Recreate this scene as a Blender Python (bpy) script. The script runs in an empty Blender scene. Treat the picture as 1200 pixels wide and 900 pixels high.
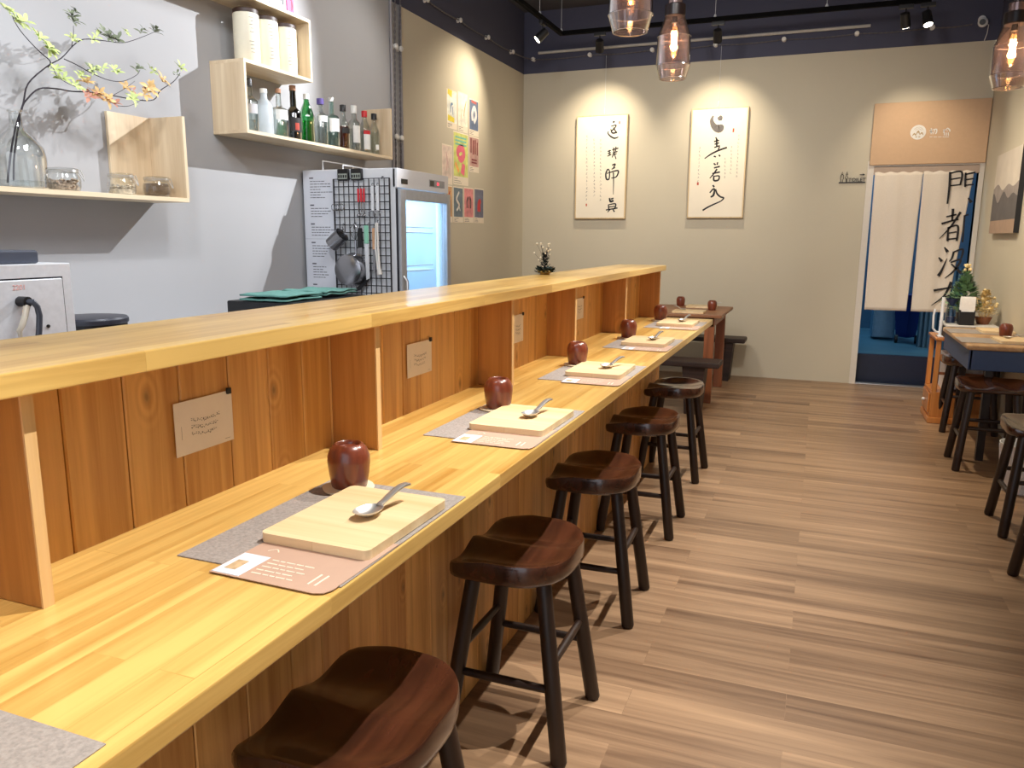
import bpy, bmesh, math, random
from mathutils import Vector, Matrix
random.seed(7)
C = bpy.context.scene.collection
PI = math.pi
sc = bpy.context.scene

# ------------------------------------------------------------------ camera
CAM_H = 1.3882
YAW, PITCH, ROLL, FPX = -0.3717, 0.1856, 0.0068, 914.2
fw = Vector((math.sin(YAW)*math.cos(PITCH), math.cos(YAW)*math.cos(PITCH), -math.sin(PITCH)))
rt = Vector((math.cos(YAW), -math.sin(YAW), 0)); up = rt.cross(fw)
rt2 = rt*math.cos(ROLL)+up*math.sin(ROLL); up2 = -rt*math.sin(ROLL)+up*math.cos(ROLL)
cam = bpy.data.cameras.new('camera'); cam.sensor_width = 36; cam.lens = 36*FPX/1200; cam.clip_start = .02
co = bpy.data.objects.new('camera', cam); C.objects.link(co)
M = Matrix((rt2, up2, -fw)).transposed().to_4x4(); M.translation = (0, 0, CAM_H)
co.matrix_world = M; sc.camera = co

# ------------------------------------------------------------------ light
sc.view_settings.view_transform = 'Standard'; sc.view_settings.look = 'None'
sc.view_settings.gamma = 1; sc.view_settings.use_curve_mapping = False
sc.view_settings.exposure = 0.3
wd = bpy.data.worlds.new('world'); sc.world = wd; wd.use_nodes = True
bg = wd.node_tree.nodes['Background']; bg.inputs[0].default_value = (.86, .90, 1.0, 1); bg.inputs[1].default_value = 1.4
WARM = (1, .86, .66); NEUT = (1, .95, .88); COOL = (.93, .96, 1.0)
def spot(loc, target, power, deg=70, blend=.5, col=NEUT, rad=.03):
    l = bpy.data.lights.new('spot_light', 'SPOT'); l.energy = power; l.color = col
    l.spot_size = math.radians(deg); l.spot_blend = blend; l.shadow_soft_size = rad
    o = bpy.data.objects.new('spot_light', l); C.objects.link(o); o.location = loc
    o.rotation_euler = (Vector(target)-Vector(loc)).to_track_quat('-Z', 'Y').to_euler()
    return o
# spots of the ceiling track over the aisle, aimed at the counter and the floor
for y, p in ((.6, 190), (1.85, 270), (3.05, 270), (4.3, 240), (5.5, 200)):
    spot((.18, y, 3.3), (-.5, y-.75, .6), p, 58, .75, NEUT, .012)
# cool spots on the service wall
spot((-1.35, 5.05, 3.2), (-3.1, 2.95, 2.1), 350, 64, .45, COOL, .010)
spot((-1.45, 2.6, 3.3), (-2.8, 1.9, .9), 50, 70, .5, COOL, .04)
spot((-1.9, 5.3, 3.3), (-3.1, 4.7, 2.3), 35, 70, .8, NEUT, .04)
# unseen wide fill lights, added to brighten the walls and what stands there
spot((-1.3, 1.0, 3.5), (-2.9, 4.0, 1.3), 130, 110, .9, COOL, .15)
spot((-.9, 2.2, 3.4), (-3.1, 2.6, 1.2), 105, 110, 1, COOL, .4)
spot((.1, 5.8, 3.1), (1.15, 6.0, 1.0), 150, 105, .7, WARM, .05)
for x in (-1.6, -.3): spot((x, 4.4, 3.05), (x-.1, 8.25, .9), 110, 90, .9, NEUT, .12)
spot((-.4, 3.2, 3.05), (-3.1, 5.8, 1.6), 50, 100, .9, NEUT, .12)

# ------------------------------------------------------------------ helpers
def lin(c):
    r = []
    for v in c[:3]:
        v /= 255.0
        r.append(v/12.92 if v <= .04045 else ((v+.055)/1.055)**2.4)
    return (*r, 1)
class MB:
    def __init__(s): s.bm = bmesh.new(); s.bev = False
    def box(s, x0, x1, y0, y1, z0, z1, bev=0, seg=2, rot=None, smooth=False):
        g = bmesh.ops.create_cube(s.bm, size=1)
        vs = g['verts']
        for v in vs:
            v.co = Vector((x0+(v.co.x+.5)*(x1-x0), y0+(v.co.y+.5)*(y1-y0), z0+(v.co.z+.5)*(z1-z0)))
        if bev:
            s.bev = True
            es = list({e for v in vs for e in v.link_edges})
            r = bmesh.ops.bevel(s.bm, geom=es, offset=bev, segments=seg, affect='EDGES', profile=.5)
            vs = list({v for f in r['faces'] for v in f.verts} | {v for v in vs if v.is_valid})
        if rot:
            c, ax, ang = rot
            bmesh.ops.rotate(s.bm, verts=vs, cent=c, matrix=Matrix.Rotation(ang, 3, ax))
        return vs
    def tube(s, pts, rad, n=10, caps=True):
        pts = [Vector(p) for p in pts]
        if not hasattr(rad, '__len__'): rad = [rad]*len(pts)
        rings = []; prev = None
        for i, p in enumerate(pts):
            a = pts[max(i-1, 0)]; b = pts[min(i+1, len(pts)-1)]
            t = (b-a).normalized()
            if prev is None:
                u = t.orthogonal().normalized()
            else:
                u = (prev - t*prev.dot(t))
                u = u.normalized() if u.length > 1e-6 else t.orthogonal().normalized()
            prev = u; w = t.cross(u)
            rings.append([s.bm.verts.new(p+(u*math.cos(k*2*PI/n)+w*math.sin(k*2*PI/n))*rad[i]) for k in range(n)])
        for i in range(len(rings)-1):
            for k in range(n):
                s.bm.faces.new((rings[i][k], rings[i][(k+1) % n], rings[i+1][(k+1) % n], rings[i+1][k]))
        if caps:
            s.bm.faces.new(rings[0][::-1]); s.bm.faces.new(rings[-1])
        return rings
    def lathe(s, prof, c=(0, 0, 0), n=28, capb=True, capt=True, sx=1, sy=1, wob=None):
        rings = []
        for r, z in prof:
            ring = []
            for k in range(n):
                a = k*2*PI/n
                rr = r*(1+(wob(a) if wob else 0))
                ring.append(s.bm.verts.new((c[0]+rr*sx*math.cos(a), c[1]+rr*sy*math.sin(a), c[2]+z)))
            rings.append(ring)
        for i in range(len(rings)-1):
            for k in range(n):
                s.bm.faces.new((rings[i][k], rings[i][(k+1) % n], rings[i+1][(k+1) % n], rings[i+1][k]))
        if capb: s.bm.faces.new(rings[0][::-1])
        if capt: s.bm.faces.new(rings[-1])
    def prism(s, poly, axis, a, b):
        """poly of 2D points extruded along axis from a to b (x: yz, y: xz, z: xy)"""
        def P(p, t):
            return {'x': (t, p[0], p[1]), 'y': (p[0], t, p[1]), 'z': (p[0], p[1], t)}[axis]
        A = [s.bm.verts.new(P(p, a)) for p in poly]; B = [s.bm.verts.new(P(p, b)) for p in poly]
        n = len(poly)
        for i in range(n): s.bm.faces.new((A[i], A[(i+1) % n], B[(i+1) % n], B[i]))
        s.bm.faces.new(A[::-1]); s.bm.faces.new(B)
    def quad(s, *p):
        return s.bm.faces.new([s.bm.verts.new(q) for q in p])
    def sphere(s, c, r, u=12, v=8, sc3=(1, 1, 1)):
        g = bmesh.ops.create_uvsphere(s.bm, u_segments=u, v_segments=v, radius=r)
        for q in g['verts']: q.co = Vector((q.co.x*sc3[0]+c[0], q.co.y*sc3[1]+c[1], q.co.z*sc3[2]+c[2]))
    def stroke(s, pts, fr, th=.0006):
        """brush stroke: pts (u, v, width) spline; fr maps (u, v) to a 3D point; a thin raised ribbon"""
        P = []
        n = len(pts)
        for i in range(n-1):
            p0 = pts[max(i-1, 0)]; p1 = pts[i]; p2 = pts[i+1]; p3 = pts[min(i+2, n-1)]
            for k in range(6):
                t = k/6
                P.append([.5*((2*b)+(c-a)*t+(2*a-5*b+4*c-d)*t*t+(-a+3*b-3*c+d)*t**3) for a, b, c, d in zip(p0, p1, p2, p3)])
        P.append(list(pts[-1]))
        L, R = [], []
        for i, p in enumerate(P):
            a = P[max(i-1, 0)]; b = P[min(i+1, len(P)-1)]
            dx, dy = b[0]-a[0], b[1]-a[1]; l = math.hypot(dx, dy) or 1
            nx, ny = -dy/l, dx/l; w = max(p[2], .0001)/2
            L.append(s.bm.verts.new(fr(p[0]+nx*w, p[1]+ny*w))); R.append(s.bm.verts.new(fr(p[0]-nx*w, p[1]-ny*w)))
        for i in range(len(P)-1):
            s.bm.faces.new((L[i], R[i], R[i+1], L[i+1]))
    def build(s, name, mat, parent=None, loc=None, sharp=35, sub=None):
        me = bpy.data.meshes.new(name)
        bmesh.ops.recalc_face_normals(s.bm, faces=s.bm.faces)
        s.bm.to_mesh(me); s.bm.free()
        for p in me.polygons: p.use_smooth = True
        me.set_sharp_from_angle(angle=math.radians(sharp))
        me.materials.append(mat)
        o = bpy.data.objects.new(name, me); C.objects.link(o)
        if s.bev:
            wn = o.modifiers.new('weighted_normal', 'WEIGHTED_NORMAL'); wn.keep_sharp = True; wn.weight = 80
        if parent: o.parent = parent
        if loc: o.location = loc
        return o
def tag(o, label, cat, group=None, kind=None):
    o['label'] = label; o['category'] = cat
    if group: o['group'] = group
    if kind: o['kind'] = kind
    return o
def struct(o):
    o['kind'] = 'structure'; return o
def thing(name, label, cat, loc=(0, 0, 0), rz=0, group=None):
    o = bpy.data.objects.new(name, None); C.objects.link(o); o.empty_display_size = .05
    o.location = loc; o.rotation_euler = (0, 0, rz)
    return tag(o, label, cat, group)
def dup(root, loc, rz=None, label=None, parent=None):
    r = root.copy(); C.objects.link(r)
    if parent is not None: r.parent = parent
    else:
        r.location = loc
        if rz is not None: r.rotation_euler = (0, 0, rz)
        if label: r['label'] = label
    for ch in list(root.children): dup(ch, None, parent=r)
    return r
def text_mesh(body, size, extrude=.0005):
    c = bpy.data.curves.new('t', 'FONT'); c.body = body; c.size = size; c.extrude = extrude
    c.align_x = 'CENTER'; c.align_y = 'CENTER'
    o = bpy.data.objects.new('t', c); C.objects.link(o); bpy.context.view_layer.update()
    me = bpy.data.meshes.new_from_object(o.evaluated_get(bpy.context.evaluated_depsgraph_get()))
    bpy.data.objects.remove(o); bpy.data.curves.remove(c)
    return me

# ------------------------------------------------------------------ materials
def mat(name):
    m = bpy.data.materials.new(name); m.use_nodes = True
    nt = m.node_tree; b = nt.nodes['Principled BSDF']
    return m, nt, b
def nd(nt, t, **kw):
    n = nt.nodes.new(t)
    for k, v in kw.items():
        if hasattr(n, k): setattr(n, k, v)
        else: n.inputs[k].default_value = v
    return n
def plain(name, col, rough=.5, metal=0, noise=.06, scale=30, spec=.5, emit=0, bump=0):
    m, nt, b = mat(name); L = nt.links
    c = lin(col)
    tc = nd(nt, 'ShaderNodeTexCoord'); n = nd(nt, 'ShaderNodeTexNoise', Scale=scale, Detail=4.0)
    L.new(tc.outputs['Object'], n.inputs['Vector'])
    r = nd(nt, 'ShaderNodeValToRGB'); L.new(n.outputs['Fac'], r.inputs['Fac'])
    r.color_ramp.elements[0].position = .3; r.color_ramp.elements[1].position = .7
    r.color_ramp.elements[0].color = (*[x*(1-noise) for x in c[:3]], 1); r.color_ramp.elements[1].color = (*[min(1, x*(1+noise)) for x in c[:3]], 1)
    L.new(r.outputs[0], b.inputs['Base Color'])
    b.inputs['Roughness'].default_value = rough; b.inputs['Metallic'].default_value = metal
    b.inputs['Specular IOR Level'].default_value = spec
    if emit:
        b.inputs['Emission Color'].default_value = c; b.inputs['Emission Strength'].default_value = emit
    if bump:
        bp = nd(nt, 'ShaderNodeBump', Strength=bump, Distance=.002); L.new(n.outputs['Fac'], bp.inputs['Height']); L.new(bp.outputs[0], b.inputs['Normal'])
    return m
def wood(name, c0, c1, axis='y', rough=.4, stave=None, island=False, grain=1.0, knots=0, soft=1.1, coat=0, tone=.35):
    """grain runs along axis; stave=(length, width) draws glued or laid boards in the xy plane"""
    m, nt, b = mat(name); L = nt.links
    tc = nd(nt, 'ShaderNodeTexCoord')
    mp = nd(nt, 'ShaderNodeMapping'); L.new(tc.outputs['Object'], mp.inputs['Vector'])
    fine, lon = 55*grain, 2.2*grain
    mp.inputs['Scale'].default_value = {'x': (lon, fine, fine), 'y': (fine, lon, fine), 'z': (fine, fine, lon)}[axis]
    rnd = None
    if island:
        ge = nd(nt, 'ShaderNodeNewGeometry'); rnd = ge.outputs['Random Per Island']
    elif stave:
        br = nd(nt, 'ShaderNodeTexBrick'); br.offset = .37; br.offset_frequency = 2; br.squash = 1
        br.inputs['Scale'].default_value = 1; br.inputs['Mortar Size'].default_value = .0006 if len(stave) < 3 else stave[2]
        br.inputs['Brick Width'].default_value = stave[0]; br.inputs['Row Height'].default_value = stave[1]
        br.inputs['Color1'].default_value = (0, 0, 0, 1); br.inputs['Color2'].default_value = (1, 1, 1, 1); br.inputs['Mortar'].default_value = (.2, .2, .2, 1)
        m2 = nd(nt, 'ShaderNodeMapping'); L.new(tc.outputs['Object'], m2.inputs['Vector'])
        if axis == 'y': m2.inputs['Rotation'].default_value = (0, 0, PI/2)
        L.new(m2.outputs[0], br.inputs['Vector']); rnd = br.outputs['Color']
    add = mp.outputs[0]
    if rnd is not None:
        vm = nd(nt, 'ShaderNodeVectorMath', operation='SCALE'); vm.inputs['Scale'].default_value = 37.0
        cx = nd(nt, 'ShaderNodeCombineXYZ'); 
        for i in range(3): L.new(rnd, cx.inputs[i])
        L.new(cx.outputs[0], vm.inputs[0])
        va = nd(nt, 'ShaderNodeVectorMath', operation='ADD'); L.new(mp.outputs[0], va.inputs[0]); L.new(vm.outputs[0], va.inputs[1]); add = va.outputs[0]
    n1 = nd(nt, 'ShaderNodeTexNoise', Scale=1.0, Detail=5.0, Roughness=.6, Distortion=.6); L.new(add, n1.inputs['Vector'])
    n2 = nd(nt, 'ShaderNodeTexNoise', Scale=.18, Detail=3.0, Distortion=1.5); L.new(add, n2.inputs['Vector'])
    mx = nd(nt, 'ShaderNodeMath', operation='MULTIPLY_ADD'); L.new(n2.outputs['Fac'], mx.inputs[0]); mx.inputs[1].default_value = soft; mx.inputs[2].default_value = -soft*.46
    ad = nd(nt, 'ShaderNodeMath', operation='ADD'); L.new(n1.outputs['Fac'], ad.inputs[0]); L.new(mx.outputs[0], ad.inputs[1])
    last = ad.outputs[0]
    if rnd is not None:
        m3 = nd(nt, 'ShaderNodeMath', operation='MULTIPLY_ADD'); L.new(rnd, m3.inputs[0]); m3.inputs[1].default_value = tone*2; m3.inputs[2].default_value = -tone
        a2 = nd(nt, 'ShaderNodeMath', operation='ADD'); L.new(last, a2.inputs[0]); L.new(m3.outputs[0], a2.inputs[1]); last = a2.outputs[0]
    r = nd(nt, 'ShaderNodeValToRGB'); L.new(last, r.inputs['Fac'])
    r.color_ramp.elements[0].position = .2; r.color_ramp.elements[1].position = .85
    r.color_ramp.elements[0].color = lin(c0); r.color_ramp.elements[1].color = lin(c1)
    col = r.outputs[0]
    if knots:
        sp = nd(nt, 'ShaderNodeSeparateXYZ'); L.new(tc.outputs['Object'], sp.inputs[0])
        xy = nd(nt, 'ShaderNodeMath', operation='ADD'); L.new(sp.outputs[0], xy.inputs[0]); L.new(sp.outputs[1], xy.inputs[1])
        cb = nd(nt, 'ShaderNodeCombineXYZ'); L.new(xy.outputs[0], cb.inputs[0])
        sz = nd(nt, 'ShaderNodeMath', operation='MULTIPLY'); L.new(sp.outputs[2], sz.inputs[0]); sz.inputs[1].default_value = .55; L.new(sz.outputs[0], cb.inputs[1])
        wn = nd(nt, 'ShaderNodeTexNoise', Scale=14.0); L.new(cb.outputs[0], wn.inputs['Vector'])
        wa = nd(nt, 'ShaderNodeVectorMath', operation='MULTIPLY_ADD'); L.new(wn.outputs['Color'], wa.inputs[0]); wa.inputs[1].default_value = (.012, .012, 0); L.new(cb.outputs[0], wa.inputs[2])
        vo = nd(nt, 'ShaderNodeTexVoronoi', voronoi_dimensions='2D', Scale=float(knots)); L.new(wa.outputs[0], vo.inputs['Vector'])
        sn = nd(nt, 'ShaderNodeMath', operation='MULTIPLY'); L.new(vo.outputs['Distance'], sn.inputs[0]); sn.inputs[1].default_value = 95
        si = nd(nt, 'ShaderNodeMath', operation='SINE'); L.new(sn.outputs[0], si.inputs[0])
        fo = nd(nt, 'ShaderNodeMapRange'); L.new(vo.outputs['Distance'], fo.inputs[0]); fo.inputs[1].default_value = .04; fo.inputs[2].default_value = .2; fo.inputs[3].default_value = .14; fo.inputs[4].default_value = 0
        ri = nd(nt, 'ShaderNodeMath', operation='MULTIPLY'); L.new(si.outputs[0], ri.inputs[0]); L.new(fo.outputs[0], ri.inputs[1])
        a3 = nd(nt, 'ShaderNodeMath', operation='ADD'); L.new(last, a3.inputs[0]); L.new(ri.outputs[0], a3.inputs[1]); L.new(a3.outputs[0], r.inputs['Fac'])
        kr = nd(nt, 'ShaderNodeValToRGB'); L.new(vo.outputs['Distance'], kr.inputs['Fac'])
        e = kr.color_ramp.elements; e[0].position = .014; e[0].color = (.65, .65, .65, 1); e[1].position = .05; e[1].color = (0, 0, 0, 1)
        km = nd(nt, 'ShaderNodeMix', data_type='RGBA'); L.new(kr.outputs[0], km.inputs[0]); L.new(col, km.inputs[6]); km.inputs[7].default_value = lin([q*.5 for q in c0]); col = km.outputs[2]
    L.new(col, b.inputs['Base Color'])
    b.inputs['Roughness'].default_value = rough
    if coat: b.inputs['Coat Weight'].default_value = coat; b.inputs['Coat Roughness'].default_value = .12
    bp = nd(nt, 'ShaderNodeBump', Strength=.12, Distance=.002); L.new(n1.outputs['Fac'], bp.inputs['Height']); L.new(bp.outputs[0], b.inputs['Normal'])
    return m
def glass(name, tint, refl=1.0, rough=.03, solid=0.0, col=None):
    """thin clear glass: tinted see-through with a fresnel sheen; solid mixes in a milky body"""
    m, nt, b = mat(name); L = nt.links; nt.nodes.remove(b)
    out = nt.nodes['Material Output']
    t = nd(nt, 'ShaderNodeBsdfTransparent'); t.inputs[0].default_value = (*tint, 1)
    g = nd(nt, 'ShaderNodeBsdfGlossy', Roughness=rough)
    lw = nd(nt, 'ShaderNodeLayerWeight', Blend=.25)
    rr = nd(nt, 'ShaderNodeMath', operation='MULTIPLY'); L.new(lw.outputs['Facing'], rr.inputs[0]); rr.inputs[1].default_value = 1.0*refl
    ra = nd(nt, 'ShaderNodeMath', operation='ADD'); L.new(rr.outputs[0], ra.inputs[0]); ra.inputs[1].default_value = .04*refl
    mx = nd(nt, 'ShaderNodeMixShader'); L.new(ra.outputs[0], mx.inputs[0])
    base = t.outputs[0]
    if solid:
        d = nd(nt, 'ShaderNodeBsdfDiffuse'); d.inputs[0].default_value = col or (.8, .85, .9, 1)
        m2 = nd(nt, 'ShaderNodeMixShader'); m2.inputs[0].default_value = solid; L.new(t.outputs[0], m2.inputs[1]); L.new(d.outputs[0], m2.inputs[2]); base = m2.outputs[0]
    L.new(base, mx.inputs[1]); L.new(g.outputs[0], mx.inputs[2]); L.new(mx.outputs[0], out.inputs[0])
    return m
def emitter(name, col, strength):
    m, nt, b = mat(name)
    b.inputs['Base Color'].default_value = lin(col); b.inputs['Emission Color'].default_value = lin(col); b.inputs['Emission Strength'].default_value = strength
    return m

M_top = wood('honey_butcher_block', (184, 138, 66), (228, 190, 112), 'y', .3, (.62, .052), tone=.2, coat=.25)
M_pine = wood('stained_pine', (182, 126, 62), (234, 184, 112), 'z', .45, island=True, grain=.8, knots=5.2, tone=.16)
M_div = wood('stained_pine_board', (156, 100, 46), (204, 146, 78), 'z', .45, grain=.8, knots=3.2, tone=.2)
M_edge = wood('pale_pine_edge', (205, 160, 100), (232, 195, 140), 'z', .5, grain=.8)
M_floor = wood('vinyl_plank_floor', (96, 70, 50), (182, 148, 114), 'x', .36, (1.22, .148, .0006), grain=.38, tone=.10, soft=.65)
M_lwall = plain('grey_wall_paint', (168, 168, 170), .9, noise=.012, scale=2.5)
M_wall = plain('greige_wall_paint', (198, 189, 168), .9, noise=.012, scale=2.5)
M_navy = plain('charcoal_navy_paint', (72, 73, 92), .8, noise=.03, scale=3)
M_ceil = plain('dark_ceiling_paint', (80, 79, 84), .9, noise=.03, scale=3)
M_black = plain('black_metal', (22, 22, 24), .4)
M_blackp = plain('black_plastic', (20, 20, 23), .45)
M_steel = plain('brushed_steel', (222, 225, 230), .4, .25, .04, 60)
M_steel2 = plain('polished_steel', (205, 203, 200), .3, .75, .02)
M_white = plain('white_enamel', (232, 234, 236), .4, noise=.02)
M_porc = plain('white_porcelain', (225, 222, 216), .3, noise=.02)
M_paper = plain('cream_paper', (232, 220, 200), .8, noise=.02)
M_note = plain('beige_card', (234, 224, 212), .85, noise=.02)
M_ink = plain('black_ink', (28, 26, 28), .7)
M_inkg = plain('grey_wash_ink', (105, 100, 98), .8, noise=.2, scale=60)
M_red = plain('red_seal_ink', (190, 80, 60), .8)
M_stool = wood('dark_stained_wood', (24, 15, 11), (52, 34, 25), 'z', .42, grain=.9)
M_seat = wood('dark_walnut_lacquer', (26, 14, 10), (84, 46, 30), 'x', .24, grain=.55, coat=.6)
M_shelf = wood('pale_birch', (205, 180, 145), (232, 212, 180), 'y', .5, grain=.7)
M_shelfv = wood('pale_birch_upright', (205, 180, 145), (232, 212, 180), 'z', .5, grain=.7)
M_board = wood('pale_maple_board', (222, 190, 140), (244, 220, 178), 'x', .45, (.6, .06), grain=.6, tone=.12)
M_cup = wood('red_brown_turned_wood', (84, 34, 20), (142, 70, 46), 'z', .3, grain=1.0, coat=.35)
M_darkwood = wood('rustic_dark_wood', (28, 18, 15), (64, 44, 36), 'x', .55, grain=.6)
M_table = wood('brown_table_wood', (116, 70, 42), (172, 120, 80), 'x', .45, grain=.6)
M_tleg = wood('brown_leg_wood', (106, 56, 28), (156, 92, 52), 'z', .45, grain=.6)
M_oak = wood('pale_oak_top', (160, 120, 80), (205, 168, 124), 'y', .4, (.9, .09), grain=.6, tone=.2)
M_blue = plain('slate_blue_paint', (52, 72, 108), .5, noise=.04)
M_orange = wood('orange_varnished_wood', (176, 100, 40), (214, 142, 72), 'z', .35, grain=.7, coat=.3)
M_mat = plain('grey_woven_fabric', (154, 146, 140), .95, noise=.18, scale=200, bump=.4)
M_menu = plain('tan_pink_card', (188, 156, 136), .75, noise=.02)
M_cream = plain('cream_cork', (224, 208, 176), .8, noise=.06)
M_glass = glass('clear_glass', (.97, .985, .98))
M_wire = plain('dark_wire', (24, 24, 34), .5)
# ------------------------------------------------------------------ room shell
XL, XR, YB, ZB, ZC = -3.105, 1.306, 8.25, 3.104, 3.72
Y0 = -2.2
b = MB(); b.box(XL-.1, XR+.1, Y0, YB+.02, -.1, 0); struct(b.build('floor', M_floor))
b = MB(); b.box(XL-.1, XR+.1, Y0, YB+.1, ZC, ZC+.1); struct(b.build('ceiling', M_ceil))
# service wall: grey paint up to the cable run, greige beyond it
b = MB(); b.box(XL-.1, XL, Y0, 5.56, 0, ZB); struct(b.build('wall_left_front', M_lwall))
b = MB(); b.box(XL-.1, XL, 5.56, YB+.1, 0, ZB); struct(b.build('wall_left', M_wall))
b = MB(); b.box(XL-.1, XL+.002, Y0, YB+.1, ZB, ZC); struct(b.build('trim_1', M_navy))
DX0, DX1, DZ = .40, 1.262, 2.06
b = MB()
b.box(XL, DX0, YB, YB+.1, 0, ZB); b.box(DX1, XR+.1, YB, YB+.1, 0, ZB); b.box(DX0, DX1, YB, YB+.1, DZ, ZB)
struct(b.build('wall_back', M_wall))
b = MB(); b.box(XL, XR+.1, YB-.003, YB+.1, ZB, ZC); struct(b.build('trim_2', M_navy))
b = MB(); b.box(XR, XR+.1, Y0, YB+.1, 0, ZB); struct(b.build('wall_right', M_wall))
b = MB(); b.box(XR-.003, XR+.1, Y0, YB, ZB, ZC); struct(b.build('trim_3', M_navy))
# door frame
M_jamb = plain('off_white_trim', (214, 206, 194), .5, noise=.02)
b = MB(); b.box(DX0-.055, DX0, YB-.012, YB+.1, 0, DZ+.05); b.box(DX1, XR-.004, YB-.012, YB+.1, 0, DZ+.05); b.box(DX0, DX1, YB-.012, YB+.1, DZ, DZ+.05)
struct(b.build('door_1', M_jamb))
b = MB(); b.box(DX0, DX1, YB-.02, YB+.06, 0, .012, .004); struct(b.build('door_threshold', plain('metal_threshold', (190, 182, 176), .3, .8)))
# washroom beyond the doorway
M_bl = plain('blue_wall_tile', (46, 92, 122), .5, noise=.06); M_bf = plain('teal_floor_tile', (74, 116, 134), .35, noise=.15, scale=4); M_bd = plain('dark_blue_riser', (26, 34, 56), .35)
b = MB(); b.box(-.6, 2.2, 8.52, 11.0, .17, .27); struct(b.build('floor_washroom', M_bf))
b = MB(); b.box(-.6, 2.2, 8.46, 8.52, 0, .27); b.box(-.6, 2.2, YB+.1, 8.46, -.1, .0); struct(b.build('trim_4', M_bd))
b = MB(); b.box(-.6, 2.2, 11.0, 11.1, 0, 3); struct(b.build('wall_washroom_back', M_bl))
b = MB(); b.box(-.7, -.6, YB+.1, 11.1, 0, 3); struct(b.build('wall_washroom_left', M_bl))
b = MB(); b.box(2.2, 2.3, YB+.1, 11.1, 0, 3); struct(b.build('wall_washroom_right', M_bl))
b = MB(); b.box(-.7, 2.3, YB+.1, 11.1, 3, 3.1); struct(b.build('ceiling_washroom', M_bd))
l = bpy.data.lights.new('washroom_lamp', 'AREA'); l.energy = 25; l.size = .5; l.color = (.45, .75, 1)
o = bpy.data.objects.new('washroom_lamp', l); C.objects.link(o); o.location = (.3, 10.1, 2.9)
# washroom objects
t = thing('cleaning_cabinet', 'pale blue box cabinet standing in the washroom behind the curtain', 'cabinet', (.72, 9.95, .27))
M_lb = plain('pale_blue_plastic', (120, 165, 195), .45)
b = MB(); b.box(-.12, .12, -.15, .15, .02, .75, .02); b.build('body', M_lb, t)
b = MB(); b.box(-.1, .1, -.156, -.14, .06, .7, .012); b.build('door', M_lb, t)
t = thing('blue_bin', 'dark blue wheeled bin in the washroom beside the corrugated panel', 'bin', (.94, 9.65, .27))
M_db = plain('deep_blue_plastic', (28, 44, 120), .4)
b = MB(); b.lathe([(.09, .06), (.13, .5), (.14, .5), (.14, .53)], n=4, sx=1.1, sy=1.1); b.build('body', M_db, t)
for s in (-1, 1):
    b = MB(); b.tube([(s*.1-.015, -.08, .045), (s*.1+.015, -.08, .045)], .045, 14); b.build('wheel', M_blackp, t)
t = thing('corrugated_panel', 'teal corrugated metal panel leaning in the washroom at right', 'panel', (1.2, 9.2, .27))
b = MB()
poly = []
for k in range(37):
    poly.append((-.2+.4*k/36, .012*math.cos(k*PI/2*1.0)))
poly += [(x, y-.008) for x, y in poly[::-1]]
b.prism(poly, 'z', 0, .85); o = b.build('sheet', plain('teal_metal', (58, 92, 112), .45, noise=.05), t); o.rotation_euler = (0, 0, -.35)

# ------------------------------------------------------------------ counter
W = .896
bar = thing('dining_counter', 'long honey coloured wooden counter with raised shelf and pine dividers', 'counter', (0, 0, 0))
CX0, CX1, CY0, CY1 = -1.056, -.598, -.55, 4.975
b = MB(); b.box(CX0-.02, CX1, CY0, CY1, W-.033, W, .004); b.build('worktop', M_top, bar)
b = MB(); b.box(-1.201, -.902, CY0, 4.972, 1.1916, 1.224, .004); b.build('top_shelf', M_top, bar)
# upright boards behind the worktop
edges = [.827-.115*k for k in range(12, 0, -1)]+[.827, .943, 1.064, 1.19, 1.309]
y = 1.309
while y < 4.85: y += random.choice((.105, .115, .125)); edges.append(y)
edges = [e for e in edges if CY0 < e < 4.9]; edges = [CY0]+edges+[4.93]
b = MB()
for a, c in zip(edges, edges[1:]): b.box(CX0-.018, CX0, a+.0012, c-.0012, W-.03, 1.1916, .0025, 1)
b.box(CX0-.03, CX0-.012, CY0, 4.93, W-.03, 1.19)
b.build('back_boards', M_pine, bar)
b = MB(); y = CY0
while y < 4.9:
    w = random.choice((.1, .115, .13)); b.box(-.933, -.915, y+.001, min(y+w, 4.93)-.001, 0, W-.033, .0025, 1); y += w
b.box(-.95, -.93, CY0, 4.925, 0, W-.034)
b.build('front_boards', M_pine, bar)
b = MB(); b.box(-1.19, -1.172, CY0, 4.93, 0, 1.1916); b.build('service_side_panel', M_div, bar)
b = MB(); b.box(-1.172, -.915, 4.93, 4.948, 0, W-.033); b.box(-1.172, -.93, 4.93, 4.948, W, 1.1916); b.build('end_panel', M_div, bar)
for y in (.675, 1.533, 2.39, 3.111, 4.018):
    b = MB(); b.box(CX0, -.935, y, y+.017, W, 1.1916, .0015, 1); dv = b.build('divider', M_div, bar)
    b = MB(); b.box(-.9352, -.932, y, y+.017, W, 1.1916); b.build('divider_edge', M_edge, dv)

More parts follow.
